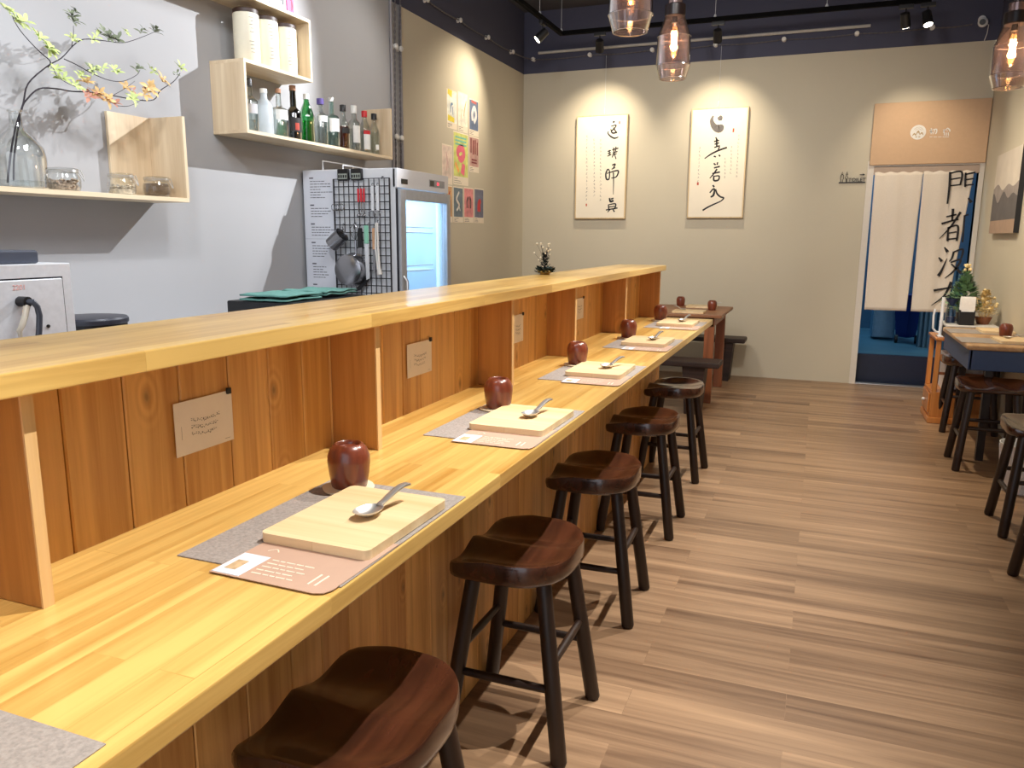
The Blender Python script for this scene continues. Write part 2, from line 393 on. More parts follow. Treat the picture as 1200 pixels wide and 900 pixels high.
# notice cards pinned on the boards
CARDS = [(1.043, 1.191, .994, 1.093, 'l'), (1.895, 2.042, .998, 1.093, 'l'), (2.704, 2.814, .996, 1.101, 'p'), (3.515, 3.645, 1.008, 1.108, 'p')]
LBL = ['beige handwritten card on the boards behind the nearest cup', 'beige handwritten card in the second counter bay, behind the second cup', 'beige handwritten card in the third counter bay, behind the third cup', 'beige handwritten card in the fourth counter bay, smallest in view']
for (y0, y1, z0, z1, kd), lb in zip(CARDS, LBL):
    t = thing('notice_card', lb, 'card', (CX0+.0035, (y0+y1)/2, z0), 0, 'handwritten cards on the counter boards')
    w, h = y1-y0, z1-z0
    b = MB(); b.box(-.0006, .0006, -w/2, w/2, 0, h); b.build('card', M_note, t)
    b = MB()
    fr = lambda u, v: (.001, (u-.5)*w, v*h)
    for r in range(3):
        u = .26
        while u < .76-.04*r:
            vv = .6-.13*r+.03*math.sin(u*9)
            b.stroke([(u, vv, .006), (u+.012, vv+random.uniform(-.035, .035), .009), (u+.022, vv+random.uniform(-.035, .035), .006)], fr)
            if random.random() < .7: b.stroke([(u+.002, vv+.035, .007), (u+.024, vv+.028, .006)], fr)
            u += .034
    b.stroke([(.83, .07, .006), (.93, .07, .006)], fr); b.stroke([(.1, .3, .004), (.1, .55, .004)], fr)
    b.build('handwriting', M_ink, t)
    b = MB(); b.box(0, .006, w*.40, w*.47, h-.006, h+.006, .001, 1); b.build('clip', M_blackp, t)

# ------------------------------------------------------------------ stools
SH = .55
def seat_mesh():
    b = MB(); bm = b.bm
    hx, hy = .193, .158; n = 72
    def outline(a):
        c, s = math.cos(a), math.sin(a)
        e = 2.5 if s > 0 else 8.0          # rounded aisle side, squarer front side
        r = (abs(c)**e+abs(s)**e)**(-1/e)
        return hx*c*r, hy*s*r
    def top(x, y):
        u, v = x/hx, y/hy
        dip = .019*math.exp(-((abs(u)-.48)/.34)**2)*(.5+.5*min(1, max(0, .7-v)))
        e = (abs(u)**2.5+max(0, v)**2.5)**.4
        rim = .021*min(1, max(0, (e-.4)/.6))**2*min(1, max(0, (v+1)/.7))
        return SH-.016-dip+rim+.008*(1-min(1, abs(u)/.3))*max(0, -v)
    rings = []
    for r in (.12, .25, .38, .5, .62, .73, .83, .91, .97, 1.0):
        rings.append([bm.verts.new((outline(k*2*PI/n)[0]*r, outline(k*2*PI/n)[1]*r, top(outline(k*2*PI/n)[0]*r, outline(k*2*PI/n)[1]*r)-(.002 if r == 1 else 0))) for k in range(n)])
    for sc_, dz in ((1.012, -.009), (1.014, -.032), (1.0, -.045), (.95, -.052)):
        rings.append([bm.verts.new((outline(k*2*PI/n)[0]*sc_, outline(k*2*PI/n)[1]*sc_, (SH-.008 if dz < -.02 else top(*outline(k*2*PI/n))+.001)+dz)) for k in range(n)])
    c0 = bm.verts.new((0, 0, top(0, 0)))
    for k in range(n): bm.faces.new((c0, rings[0][k], rings[0][(k+1) % n]))
    for i in range(len(rings)-1):
        for k in range(n): bm.faces.new((rings[i][k], rings[i+1][k], rings[i+1][(k+1) % n], rings[i][(k+1) % n]))
    bm.faces.new(rings[-1])
    return b
def make_stool():
    t = thing('wooden_stool', 'x', 'stool', group='dark wooden saddle seat stools')
    seat_mesh().build('seat', M_seat, t, sharp=48)
    tops = {}
    for sx in (-1, 1):
        for sy in (-1, 1):
            a = Vector((sx*.118, sy*.098, SH-.045)); f = Vector((sx*.168, sy*.168, 0))
            tops[sx, sy] = (a, f)
            b = MB(); d = (f-a)
            b.tube([a, a+d*.05, a+d*.5, a+d*.985, f], [.02, .0215, .0225, .0225, .019], 14); b.build('leg', M_stool, t, sharp=50)
    P = lambda k, z: tops[k][1]+(tops[k][0]-tops[k][1])*(z/(SH-.045))
    for a, c, z in (((-1, -1), (1, -1), .265), ((-1, 1), (1, 1), .265), ((-1, -1), (-1, 1), .2), ((1, -1), (1, 1), .2)):
        b = MB(); p, q = P(a, z), P(c, z); b.tube([p, (p+q)/2, q], [.0105, .012, .0105], 10); b.build('stretcher', M_stool, t, sharp=50)
    return t
st0 = make_stool()
ST = [(-.722, 1.11, -PI/2, 'dark wooden stool nearest the camera, cut off by the bottom edge'),
      (-.722, 1.955, -PI/2, 'dark wooden stool second along the counter, all four legs in view'),
      (-.728, 2.762, -PI/2+.03, 'dark wooden stool third along the counter from the near end'),
      (-.735, 3.665, -PI/2, 'dark wooden stool fourth along the counter, before the last one'),
      (-.745, 4.585, -PI/2-.02, 'dark wooden stool at the far end of the counter, near the bench'),
      (1.03, 5.45, 0, 'dark wooden stool in front of the blue table at right'),
      (1.07, 4.30, 0, 'dark wooden stool at the right edge beside the white waste bin'),
      (1.02, 3.49, 0, 'dark wooden stool at the right edge of which only one leg shows'),
      (1.09, 6.52, PI, 'dark wooden stool tucked under the far end of the blue table')]
for i, (x, y, rz, lb) in enumerate(ST):
    if i == 0: st0.location = (x, y, 0); st0.rotation_euler = (0, 0, rz); st0['label'] = lb
    else: dup(st0, (x, y, 0), rz, lb)

# ------------------------------------------------------------------ place settings
def make_cup():
    t = thing('wooden_cup', 'x', 'cup', group='red brown wooden cups')
    b = MB()
    b.lathe([(.0325, 0), (.0345, .002), (.039, .028), (.0415, .05), (.041, .063), (.036, .077), (.028, .086), (.0245, .087), (.0225, .0855), (.021, .0795), (.0, .079)], n=36, capt=False)
    b.build('body', M_cup, t, sharp=50); return t
cup0 = make_cup()
def make_spoon():
    t = thing('soup_spoon', 'x', 'spoon', group='steel soup spoons')
    b = MB(); bm = b.bm; n, m = 20, 6
    rows = []
    for off in (0, .0014):
        for i in range(m+1):
            r = i/m
            rows.append([bm.verts.new((.031*r*math.cos(k*2*PI/n)*(1+.12*math.cos(k*2*PI/n)), .0215*r*math.sin(k*2*PI/n), .013*r*r*(.85)+.001-off+.0015)) for k in range(n)])
    for s in (0, m+1):
        for i in range(s, s+m):
            for k in range(n): bm.faces.new((rows[i][k], rows[i][(k+1) % n], rows[i+1][(k+1) % n], rows[i+1][k]))
    for k in range(n): bm.faces.new((rows[m][k], rows[m][(k+1) % n], rows[-1][(k+1) % n], rows[-1][k]))
    bmesh.ops.remove_doubles(bm, verts=bm.verts, dist=.0001)
    b.build('bowl', M_steel2, t, sharp=60)
    b = MB(); pts = []; 
    L, R = [], []
    prof = [(.030, .0135, .006), (.042, .017, .0062), (.056, .023, .0066), (.072, .029, .007), (.088, .0325, .0072), (.1, .0325, .0066), (.108, .030, .0045)]
    top = []; bot = []
    for x, z, w in prof:
        top.append([b.bm.verts.new((x, s*w, z+.0015)) for s in (-1, -.5, .5, 1)]); bot.append([b.bm.verts.new((x, s*w, z-.002)) for s in (-1, -.5, .5, 1)])
    for q in top:
        q[1].co.z += .0012; q[2].co.z += .0012
    for i in range(len(prof)-1):
        for k in range(3):
            b.bm.faces.new((top[i][k], top[i][k+1], top[i+1][k+1], top[i+1][k])); b.bm.faces.new((bot[i][k], bot[i+1][k], bot[i+1][k+1], bot[i][k+1]))
        for k in (0, 3): b.bm.faces.new((top[i][k], top[i+1][k], bot[i+1][k], bot[i][k]))
    for i in (0, -1):
        for k in range(3): b.bm.faces.new((top[i][k], top[i][k+1], bot[i][k+1], bot[i][k]))
    b.build('handle', M_steel2, t, sharp=60)
    return t
spoon0 = make_spoon()
def board_mesh(w, d, h):
    b = MB(); poly = []; r = .012
    for cx, cy, a0 in ((w/2-r, d/2-r, 0), (-w/2+r, d/2-r, PI/2), (-w/2+r, -d/2+r, PI), (w/2-r, -d/2+r, 1.5*PI)):
        for k in range(7): a = a0+k*PI/12; poly.append((cx+r*math.cos(a), cy+r*math.sin(a)))
    b.prism(poly, 'z', 0, h); return b
M_boards = wood('maple_board_side', (176, 128, 96), (206, 160, 124), 'x', .6, grain=.8)
def make_board():
    t = thing('serving_board', 'x', 'board', group='pale wooden serving boards')
    board_mesh(.205, .268, .0155).build('body', M_board, t)
    return t
board0 = make_board()
def make_menu():
    t = thing('menu_card', 'x', 'menu', group='tan menu cards')
    w, d = .205, .2; b = MB(); c = .02
    poly = [(-w/2, -d/2), (w/2-c, -d/2), (w/2-.006, -d/2+.006), (w/2, -d/2+c), (w/2, d/2), (-w/2, d/2)]
    b.prism(poly, 'z', 0, .0012); b.build('sheet', M_menu, t)
    b = MB(); b.box(-w/2+.002, -w/2+.052, -d/2+.003, -d/2+.075, .0012, .0017); ph = b.build('photo_print', plain('white_blue_print', (212, 224, 236), .6, noise=.08, scale=40), t)
    b = MB(); b.box(-w/2+.012, -w/2+.032, -d/2+.018, -d/2+.05, .0017, .0021); b.build('picture', plain('tan_print', (196, 168, 130), .7, noise=.2, scale=70), ph)
    b = MB()
    fr = lambda u, v: (u, v, .0016)
    for r in range(5):
        x = -w/2+.06; xe = x+random.uniform(.055, .085)
        while x < xe:
            l = random.uniform(.008, .018); b.box(x, x+l, -d/2+.02+.012*r, -d/2+.0226+.012*r, .0012, .0017); x += l+.003
    for r in range(2): b.box(w/2-.045+.012*r, w/2-.042+.012*r, -d/2+.02, -d/2+.055, .0012, .0017)
    b.stroke([(-w/2+.03, .0-.005, .002), (-w/2+.04, .005, .002), (-w/2+.05, -.004, .002)], fr)
    b.build('printed_text', M_paper, t)
    return t
menu0 = make_menu()
def make_mat():
    b = MB(); b.box(-.15, .15, -.213, .213, 0, .0022, .0006, 1)
    return tag(b.build('placemat', M_mat), 'x', 'placemat', 'grey woven placemats on the counter')
mat0 = make_mat()
def make_coaster():
    b = MB(); b.lathe([(.046, 0), (.05, .001), (.051, .004), (.048, .0055)], n=40, wob=lambda a: .02*math.sin(6*a))
    return tag(b.build('coaster', M_cream), 'x', 'coaster', 'cream coasters under the cups')
coas0 = make_coaster()
used = set()
def put(o, loc, rz, label):
    if o.name not in used:
        used.add(o.name); o.location = loc; o.rotation_euler = (0, 0, rz); o['label'] = label; return o
    return dup(o, loc, rz, label)
# board centre (x, y) and cup (x, y) of each setting
SET = [(-.712, 1.102, -.838, 1.262), (-.715, 1.921, -.842, 2.045), (-.73, 2.785, -.862, 2.905), (-.735, 3.668, -.868, 3.81), (-.745, 4.56, -.885, 4.735)]
ORD = ['first', 'second', 'third', 'fourth', 'fifth']
PL = ['nearest the camera', 'second from the camera', 'in the middle of the counter row', 'fourth from the camera', 'at the far end of the counter']
put(mat0, (-.768, .283, W), 0, 'grey woven placemat whose corner shows at the bottom left')
for i, (bx, by, cx, cy) in enumerate(SET):
    put(mat0, (-.752, 1.092+(by-1.102), W), random.uniform(-.01, .01), 'grey woven placemat %s, under a board and menu' % PL[i])
    put(menu0, (-.706, by-.156, W+.0024), random.uniform(-.03, .03), 'tan menu card with a small photo, %s' % PL[i])
    put(board0, (bx, by, W+.0038), random.uniform(-.02, .04), 'pale wooden serving board %s' % PL[i])
    sp = put(spoon0, (bx+.02, by-.005, W+.0196), 1.25+random.uniform(-.12, .12), 'steel spoon lying on the serving board %s' % PL[i])
    put(coas0, (cx, cy, W+.0023), .3*i, 'cream scalloped coaster under the wooden cup %s' % PL[i])
    put(cup0, (cx+.003, cy, W+.0078), .8*i, 'red brown wooden cup %s' % (PL[i] if i else 'nearest the camera, on a cream coaster'))
# ------------------------------------------------------------------ wall shelves
SF = -2.88            # shelf front
t = thing('wall_shelf', 'lower pale birch wall shelf with an upright corner, holding the branch bottle', 'shelf', (XL, 2.2, 1.545))
b = MB(); b.box(.001, SF-XL, -1.0, .855, 0, .02, .001, 1); b.build('shelf_board', M_shelf, t)
b = MB(); b.box(.001, .016, .60, .84, .02, .40, .001, 1); b.build('back_panel', M_shelfv, t)
b = MB(); b.box(.001, SF-XL, .84, .858, .02, .40, .001, 1); b.build('end_panel', M_shelfv, t)
t = thing('wall_shelf', 'stepped pale birch wall shelf holding the liquor bottles and white canisters', 'shelf', (XL, 3.5, 1.925))
D = SF-XL
b = MB(); b.box(.001, D, 0, 1.53, 0, .018, .001, 1); b.build('bottom_board', M_shelf, t)
b = MB(); b.box(.001, D, 0, .018, .018, .357, .001, 1); b.build('left_upright', M_shelfv, t)
b = MB(); b.box(.001, D, 1.512, 1.53, .018, .345, .001, 1); b.build('right_upright', M_shelfv, t)
b = MB(); b.box(.001, D, 0, .605, .357, .375, .001, 1); b.build('middle_board', M_shelf, t)
b = MB(); b.box(.001, D, .587, .605, .375, .685, .001, 1); b.build('upper_upright', M_shelfv, t)
b = MB(); b.box(.001, D, -.85, .605, .685, .703, .001, 1); b.build('top_board', M_shelf, t)
# canisters
M_can = plain('ivory_canister', (232, 226, 204), .45, noise=.02); M_lidb = plain('dark_brown_lid', (62, 44, 38), .5)
for i, (y, lb) in enumerate(((3.64, 'nearest the plant, partly in shadow'), (3.80, 'in the middle of the three'), (3.965, 'next to the shelf upright'))):
    t = thing('tall_canister', 'ivory canister with dark lid on the upper shelf, %s' % lb, 'canister', (-2.965, y, 2.301), 0, 'ivory canisters on the upper shelf')
    b = MB(); b.lathe([(.066, 0), (.068, .004), (.068, .248), (.064, .252)], n=36); b.build('body', M_can, t)
    b = MB(); b.lathe([(.066, .2525), (.066, .27), (.063, .274)], n=36); b.build('lid', M_lidb, t)
    b = MB()
    for k in range(9):
        z = .225-.018*k-(.03 if k > 4 else 0); w = random.uniform(.15, .38); a0 = .1
        a = a0-w
        fr = lambda u, v: (.0688*math.cos(u), .0688*math.sin(u), v)
        b.stroke([(-.35-w, z, .0022), (-.35-w*.3, z, .0025), (-.35+w*.3, z, .0022)], fr)
    b.build('printed_text', plain('grey_print', (130, 122, 110), .7), t)
# books and packets on the top board
cols = [('white_print_cover', (226, 224, 226)), ('dark_plum_cover', (58, 40, 62)), ('white_print_cover', (232, 230, 232)), ('grey_print_cover', (188, 190, 200)), ('white_print_cover', (228, 228, 234)), ('hot_pink_cover', (232, 62, 128))]
y = 3.575
for i, ((n, c), w) in enumerate(zip(cols, (.05, .075, .05, .06, .085, .065))):
    lb = ['white packet at the left end of the top row', 'dark plum packet on the top shelf, second from left', 'white packet between the plum and grey ones', 'grey packet on the top shelf', 'wide white packet with grey print beside the pink one', 'hot pink packet at the right end of the top shelf'][i]
    t = thing('paper_packet', lb, 'packet', (-2.93, y+w/2, 2.6281), 0, 'packets standing on the top shelf')
    b = MB(); b.box(-.06, .03, -w/2+.002, w/2-.002, 0, .19, .003); b.build('cover', plain(n, c, .5, noise=.03), t)
    b = MB()
    fr = lambda u, v: (.0305, u, v)
    for k in range(3):
        x = random.uniform(-w*.3, w*.2); z0 = random.uniform(.01, .08)
        b.stroke([(x, z0, .008), (x+.006, z0+.03, .014), (x-.003, z0+.06, .006)], fr)
    b.build('print', plain('dark_print', (70, 66, 78), .6) if i != 5 else plain('maroon_print', (120, 20, 60), .6), t)
    y += w+.004
# ---------------- liquor bottles
def bottle(y, prof, gl, lb, liquid=None, cap=None, label=None, x=-2.972, n=24, band=None):
    """prof: (r, z) outer profile; liquid: (material, top z); cap: (material, r, z0, z1); label: (material, z0, z1, half angle)"""
    t = thing('liquor_bottle', lb, 'bottle', (x, y, 1.9435), 0, 'liquor bottles on the wall shelf')
    b = MB(); b.lathe(prof, n=n); b.build('glass', gl, t)
    if liquid:
        m, zt = liquid; pr = [(max(r-.004, .003), z+.004) for r, z in prof if z < zt-.004]
        r_end = pr[-1][0]; pr.append((r_end, zt))
        b = MB(); b.lathe(pr, n=n); b.build('liquid', m, t)
    if cap:
        m, r, z0, z1 = cap; b = MB(); b.lathe([(r, z0), (r, z1-.002), (r*.93, z1)], n=20); b.build('cap', m, t)
    for lab in (label or []):
        m, z0, z1, ha = lab[:4]; r = lab[4]; b = MB(); k = 14
        a0 = -.45
        V = [[b.bm.verts.new(((r+.0012)*math.cos(a0+ha*(2*i/k-1)), (r+.0012)*math.sin(a0+ha*(2*i/k-1)), z)) for i in range(k+1)] for z in (z0, z1)]
        for i in range(k): b.bm.faces.new((V[0][i], V[0][i+1], V[1][i+1], V[1][i]))
        b.build('label', m, t)
    return t
G_clear = glass('bottle_glass', (.88, .92, .91), 1.3); G_frost = glass('frosted_glass', (.8, .86, .9), .8, .3, .55, (.72, .8, .86, 1)); G_green = glass('green_glass', (.22, .62, .32), 1.4)
G_dark = glass('dark_green_glass', (.03, .05, .035), 1.5); G_aqua = glass('aqua_glass', (.72, .9, .86), 1.3)
L_clear = glass('clear_spirit', (.9, .93, .93), .3); L_amber = glass('amber_spirit', (.55, .2, .05), .3); L_green = glass('green_tint_spirit', (.3, .75, .4), .3)
M_cblk = plain('black_cap', (24, 22, 24), .4); M_cpur = plain('violet_cap', (78, 62, 130), .4); M_cwht = plain('white_cap', (225, 225, 220), .4); M_cred = plain('red_cap', (200, 40, 44), .4); M_csil = plain('silver_cap', (180, 180, 178), .3, .8); M_ccork = plain('cork_cap', (160, 120, 92), .7)
def lab(name, c): return plain(name, c, .6, noise=.05, scale=50)
LW = lab('white_label', (228, 228, 224)); LR = lab('red_label', (196, 40, 44)); LB = lab('black_label', (30, 28, 28)); LS = lab('silver_label', (188, 190, 196)); LRS = lab('rust_seal', (170, 60, 44))
B0 = lambda R, hb, hn, ht, rn=.014, sh=.05: [(R*.92, 0), (R, .004), (R, hb), (R*.93, hb+sh*.3), (R*.6, hb+sh*.75), (rn*1.1, hb+sh), (rn, hn), (rn, ht)]
bottle(3.645, B0(.045, .165, .235, .25, .016, .03), G_clear, 'clear square shouldered bottle with black cap beside the shelf upright', (L_clear, .12), (M_cblk, .018, .245, .285), [(LS, .1, .15, .6, .045)])
bottle(3.765, B0(.048, .15, .225, .235, .018, .05), G_frost, 'frosted pale bottle with a rounded white stopper', None, (M_cwht, .02, .228, .252))
bottle(3.895, B0(.05, .155, .235, .25, .014, .02), G_clear, 'broad clear bottle with a wide label, third from left', (L_clear, .13), (M_ccork, .016, .25, .275), [(LW, .1, .155, .8, .05)])
bottle(4.03, B0(.044, .155, .28, .3, .017, .04), G_dark, 'almost black bottle with pinkish top and rust seal', None, (M_ccork, .019, .285, .315), [(LRS, .06, .1, .3, .044), (LB, .05, .13, .9, .0435)])
bottle(4.16, [(.04, 0), (.046, .006), (.044, .12), (.047, .15), (.04, .18), (.03, .21), (.018, .235), (.015, .26)], G_green, 'green ribbed bottle with a pale cap', (L_green, .13), (M_cwht, .018, .258, .288))
bottle(4.305, B0(.042, .175, .24, .255, .016, .03), G_clear, 'clear bottle with violet cap and white neck label', (L_clear, .12), (M_cpur, .022, .25, .285), [(LW, .145, .18, .8, .042)])
bottle(4.425, B0(.046, .19, .27, .29, .015, .02), G_aqua, 'tall aqua glass bottle with a large white label', (L_clear, .1), (M_csil, .018, .285, .31), [(LW, .1, .18, .85, .046)])
bottle(4.555, B0(.04, .15, .235, .25, .016, .05), G_clear, 'amber spirit bottle with black cap and black label', (L_amber, .15), (M_cblk, .02, .245, .285), [(LB, .105, .14, .8, .04)])
bottle(4.685, B0(.039, .185, .245, .26, .016, .03), G_clear, 'clear bottle with long white cap and pale paper label', (L_clear, .15), (M_cwht, .02, .25, .3), [(LW, .06, .17, .75, .039)])
bottle(4.815, B0(.037, .165, .235, .25, .015, .06), G_clear, 'clear bottle with red cap and red banded label', (L_clear, .15), (M_cred, .019, .245, .285), [(LW, .03, .13, .75, .037), (LR, .13, .155, .75, .0372)])
bottle(4.94, B0(.036, .15, .235, .25, .015, .07), G_clear, 'slim clear bottle with black cap at the right end of the shelf', (L_clear, .16), (M_cblk, .02, .245, .285), [(LW, .04, .075, .35, .036)])

# ---------------- clip jars
def jar(y, fill_mat, fill_h, lb, r=.062, grains=None, x=-2.965):
    t = thing('clip_jar', lb, 'jar', (x, y, 1.5655), 0, 'glass clip jars on the lower shelf')
    b = MB(); b.lathe([(r*.8, 0), (r*.94, .006), (r, .022), (r, .045), (r*.95, .06), (r*.86, .07), (r*.86, .08)], n=36, capt=False); b.build('glass', M_glass, t)
    b = MB(); b.lathe([(r*.9, .082), (r*.92, .086), (r*.9, .092), (r*.5, .096)], n=36); b.build('lid', M_glass, t)
    b = MB()
    for z in (.079, .084):
        b.tube([((r*.9)*math.cos(a*PI/12), (r*.9)*math.sin(a*PI/12), z) for a in range(25)], .0016, 6)
    b.tube([(r*.4, r*.97, .09), (r*.45, r*1.1, .07), (r*.5, r*1.15, .045)], .002, 6); b.tube([(r*.0, r*.97, .09), (r*.2, r*1.15, .07), (r*.4, r*1.2, .045)], .002, 6)
    b.build('clip_wire', M_steel2, t)
    b = MB()
    if grains:
        for k in range(grains):
            a = random.uniform(0, 2*PI); rr = (r-.014)*math.sqrt(random.random()); z = .008+random.random()*fill_h
            b.sphere((rr*math.cos(a), rr*math.sin(a), z), random.uniform(.005, .008), 6, 4, (1.5, 1, .7))
        b.lathe([(r-.012, .004), (r-.012, fill_h*.7)], n=20)
    else: b.lathe([(r*.76, .004), (r*.9, .009), (r*.95, .022), (r*.95, .045), (r*.9, fill_h-.002), (r*.8, fill_h)], n=24)
    o = b.build('contents', fill_mat, t); o['kind'] = 'stuff'
    return t
M_beans = plain('speckled_beans', (164, 146, 128), .6, noise=.6, scale=90); M_mixed = plain('pale_dried_bits', (200, 186, 164), .7, noise=.4, scale=70); M_pow = plain('brown_ground_spice', (112, 92, 72), .9, noise=.2, scale=120)
jar(2.44, M_beans, .04, 'glass clip jar half full of speckled beans, nearest the branch bottle', .066, 130)
jar(2.735, M_mixed, .035, 'glass clip jar with pale dried bits, middle of the three', .06, 80)
jar(2.94, M_pow, .062, 'glass clip jar full of brown ground spice by the shelf end', .062)

# ---------------- demijohn with branch
t = thing('glass_bottle_vase', 'large clear glass bottle vase at the left end of the lower shelf', 'vase', (-2.985, 2.27, 1.5655))
b = MB(); b.lathe([(.085, 0), (.093, .006), (.095, .12), (.088, .16), (.06, .2), (.032, .225), (.024, .24), (.022, .29), (.027, .293), (.027, .302)], n=40, capt=False); b.build('glass', glass('vase_glass', (.95, .975, .965), 1.6), t)
b = MB(); b.lathe([(.08, .004), (.09, .01), (.09, .03)], n=32); b.build('water', glass('water', (.96, .98, .98), .6), t)
FOC = FPX
def onx(px, py, x):
    v = fw + rt2*((px-600)/FOC) + up2*((450-py)/FOC); k = x/v.x
    return Vector((v.x*k, v.y*k, CAM_H+v.z*k))
br = thing('leafy_branch', 'budding leafy branch standing in the glass bottle vase', 'branch', (-2.985, 2.27, 1.57))
org = Vector((-2.985, 2.27, 1.57))
nearer = lambda x: -3.0+(x+3.0)*.5
def br_pts(l): return [onx(px, py, nearer(x))-org for px, py, x in l]
M_bark = plain('dark_bark', (44, 36, 44), .7, noise=.2, scale=80)
BR = [([(9, 214, -2.99), (12, 185, -2.985), (18, 150, -2.98), (27, 122, -2.95), (33, 98, -2.92), (55, 78, -2.88), (72, 68, -2.86), (84, 55, -2.84)], .0042),
      ([(16, 212, -2.995), (17, 180, -2.985), (25, 130, -2.98), (32, 116, -2.96), (46, 104, -2.93), (66, 104, -2.9), (84, 107, -2.86), (104, 108, -2.84), (132, 112, -2.82), (160, 117, -2.8), (180, 117, -2.78), (188, 106, -2.77), (203, 96, -2.76), (211, 86, -2.76)], .0036),
      ([(56, 79, -2.88), (59, 72, -2.86), (48, 62, -2.83), (36, 50, -2.8), (24, 36, -2.78), (17, 25, -2.76), (14, 18, -2.75)], .0025),
      ([(84, 55, -2.84), (98, 46, -2.82), (124, 48, -2.8), (145, 50, -2.79), (165, 44, -2.78), (182, 37, -2.77)], .0022),
      ([(84, 55, -2.84), (86, 40, -2.83), (86, 30, -2.82)], .0018),
      ([(75, 69, -2.86), (90, 76, -2.83), (108, 86, -2.81), (128, 94, -2.79), (145, 95, -2.78), (160, 88, -2.77), (164, 82, -2.77)], .0022),
      ([(62, 76, -2.86), (66, 88, -2.84), (80, 98, -2.82), (96, 104, -2.82)], .0016),
      ([(138, 124, -2.81), (152, 124, -2.8), (168, 116, -2.79)], .0014),
      ([(132, 112, -2.82), (146, 104, -2.8), (158, 95, -2.79)], .0014)]
b = MB()
for l, r in BR:
    p = br_pts(l); q = []
    for i in range(len(p)-1):
        p0, p1, p2, p3 = p[max(i-1, 0)], p[i], p[i+1], p[min(i+2, len(p)-1)]
        for k in range(4):
            s_ = k/4; q.append(.5*((2*p1)+(p2-p0)*s_+(2*p0-5*p1+4*p2-p3)*s_*s_+(-p0+3*p1-3*p2+p3)*s_**3))
    p = q+[p[-1]]
    b.tube(p, [r*(1-.55*i/(len(p)-1)) for i in range(len(p))], 7)
b.build('stems', M_bark, br)
LG = plain('yellow_green_leaf', (190, 204, 132), .6, noise=.2, scale=20); LD = plain('backlit_green_leaf', (120, 128, 104), .6, noise=.2, scale=20); LO = plain('orange_pink_leaf', (214, 178, 120), .6, noise=.25, scale=20); LP = plain('reddish_leaf', (188, 132, 112), .6, noise=.2, scale=20)
def leaves(cl, m, name):
    b = MB()
    for px, py, x, n, s in [(q[0]+random.uniform(-5, 5)*e, q[1]+random.uniform(-4, 4)*e, q[2]+random.uniform(-.02, .02)*e, q[3], q[4]) for q in cl for e in (0, 1)]:
        c = onx(px, py, nearer(x))-org
        base = Vector((random.uniform(.3, 1), random.uniform(-.4, .4), random.uniform(.2, .9))).normalized()
        u = base.orthogonal().normalized(); w = base.cross(u)
        for k in range(n):
            a = 2*PI*k/n+random.uniform(-.35, .35); d = (u*math.cos(a)+w*math.sin(a)+base*random.uniform(.1, .6)).normalized()
            side = d.cross(base).normalized(); L = s*random.uniform(.6, 1.0); wd_ = L*.19
            pr = [(0, 0, 0), (.25, .7, .03), (.55, 1, .03), (.8, .6, 0), (1, 0, -.06)]
            mid = [b.bm.verts.new(c+d*L*p+base*L*(q)) for p, _, q in pr]
            lf = [b.bm.verts.new(c+d*L*p+side*wd_*h+base*L*(q+.06*h)) for p, h, q in pr[1:4]]; rg = [b.bm.verts.new(c+d*L*p-side*wd_*h+base*L*(q+.06*h)) for p, h, q in pr[1:4]]
            for S in (lf, rg):
                b.bm.faces.new((mid[0], mid[1], S[0])); b.bm.faces.new((mid[1], mid[2], S[1], S[0])); b.bm.faces.new((mid[2], mid[3], S[2], S[1])); b.bm.faces.new((mid[3], mid[4], S[2]))
    b.build(name, m, br, sharp=80)
leaves([(10, 14, -2.75, 5, .05), (18, 22, -2.76, 5, .05), (29, 25, -2.77, 5, .045), (47, 45, -2.82, 6, .05), (58, 58, -2.85, 6, .055), (86, 48, -2.83, 5, .045), (113, 43, -2.81, 4, .04), (66, 84, -2.84, 5, .045), (74, 92, -2.83, 5, .05), (88, 100, -2.82, 5, .05), (112, 82, -2.81, 5, .04), (120, 80, -2.8, 4, .035), (136, 85, -2.79, 5, .04), (155, 116, -2.79, 6, .055), (148, 40, -2.79, 4, .035), (97, 88, -2.82, 4, .04), (210, 79, -2.76, 5, .04), (180, 84, -2.77, 4, .04)], LG, 'green_leaves')
leaves([(84, 20, -2.82, 5, .04), (86, 26, -2.82, 5, .04), (88, 14, -2.82, 4, .035), (121, 37, -2.8, 5, .042), (128, 44, -2.8, 6, .045), (138, 46, -2.79, 5, .04), (168, 35, -2.78, 4, .035), (182, 34, -2.77, 5, .05), (106, 81, -2.8, 5, .05), (164, 80, -2.77, 5, .04), (204, 88, -2.76, 3, .03)], LD, 'backlit_leaves')  # backlit leaves, their shade put into a darker leaf colour
leaves([(98, 96, -2.83, 5, .05), (116, 110, -2.83, 6, .055), (124, 114, -2.82, 5, .05), (190, 96, -2.77, 6, .05), (178, 106, -2.78, 6, .05), (172, 108, -2.78, 5, .045), (145, 100, -2.8, 4, .045)], LO, 'orange_leaves')
leaves([(102, 112, -2.83, 4, .045), (110, 114, -2.82, 4, .045), (128, 119, -2.82, 5, .05), (134, 122, -2.82, 5, .05), (152, 107, -2.79, 3, .03)], LP, 'reddish_leaves')

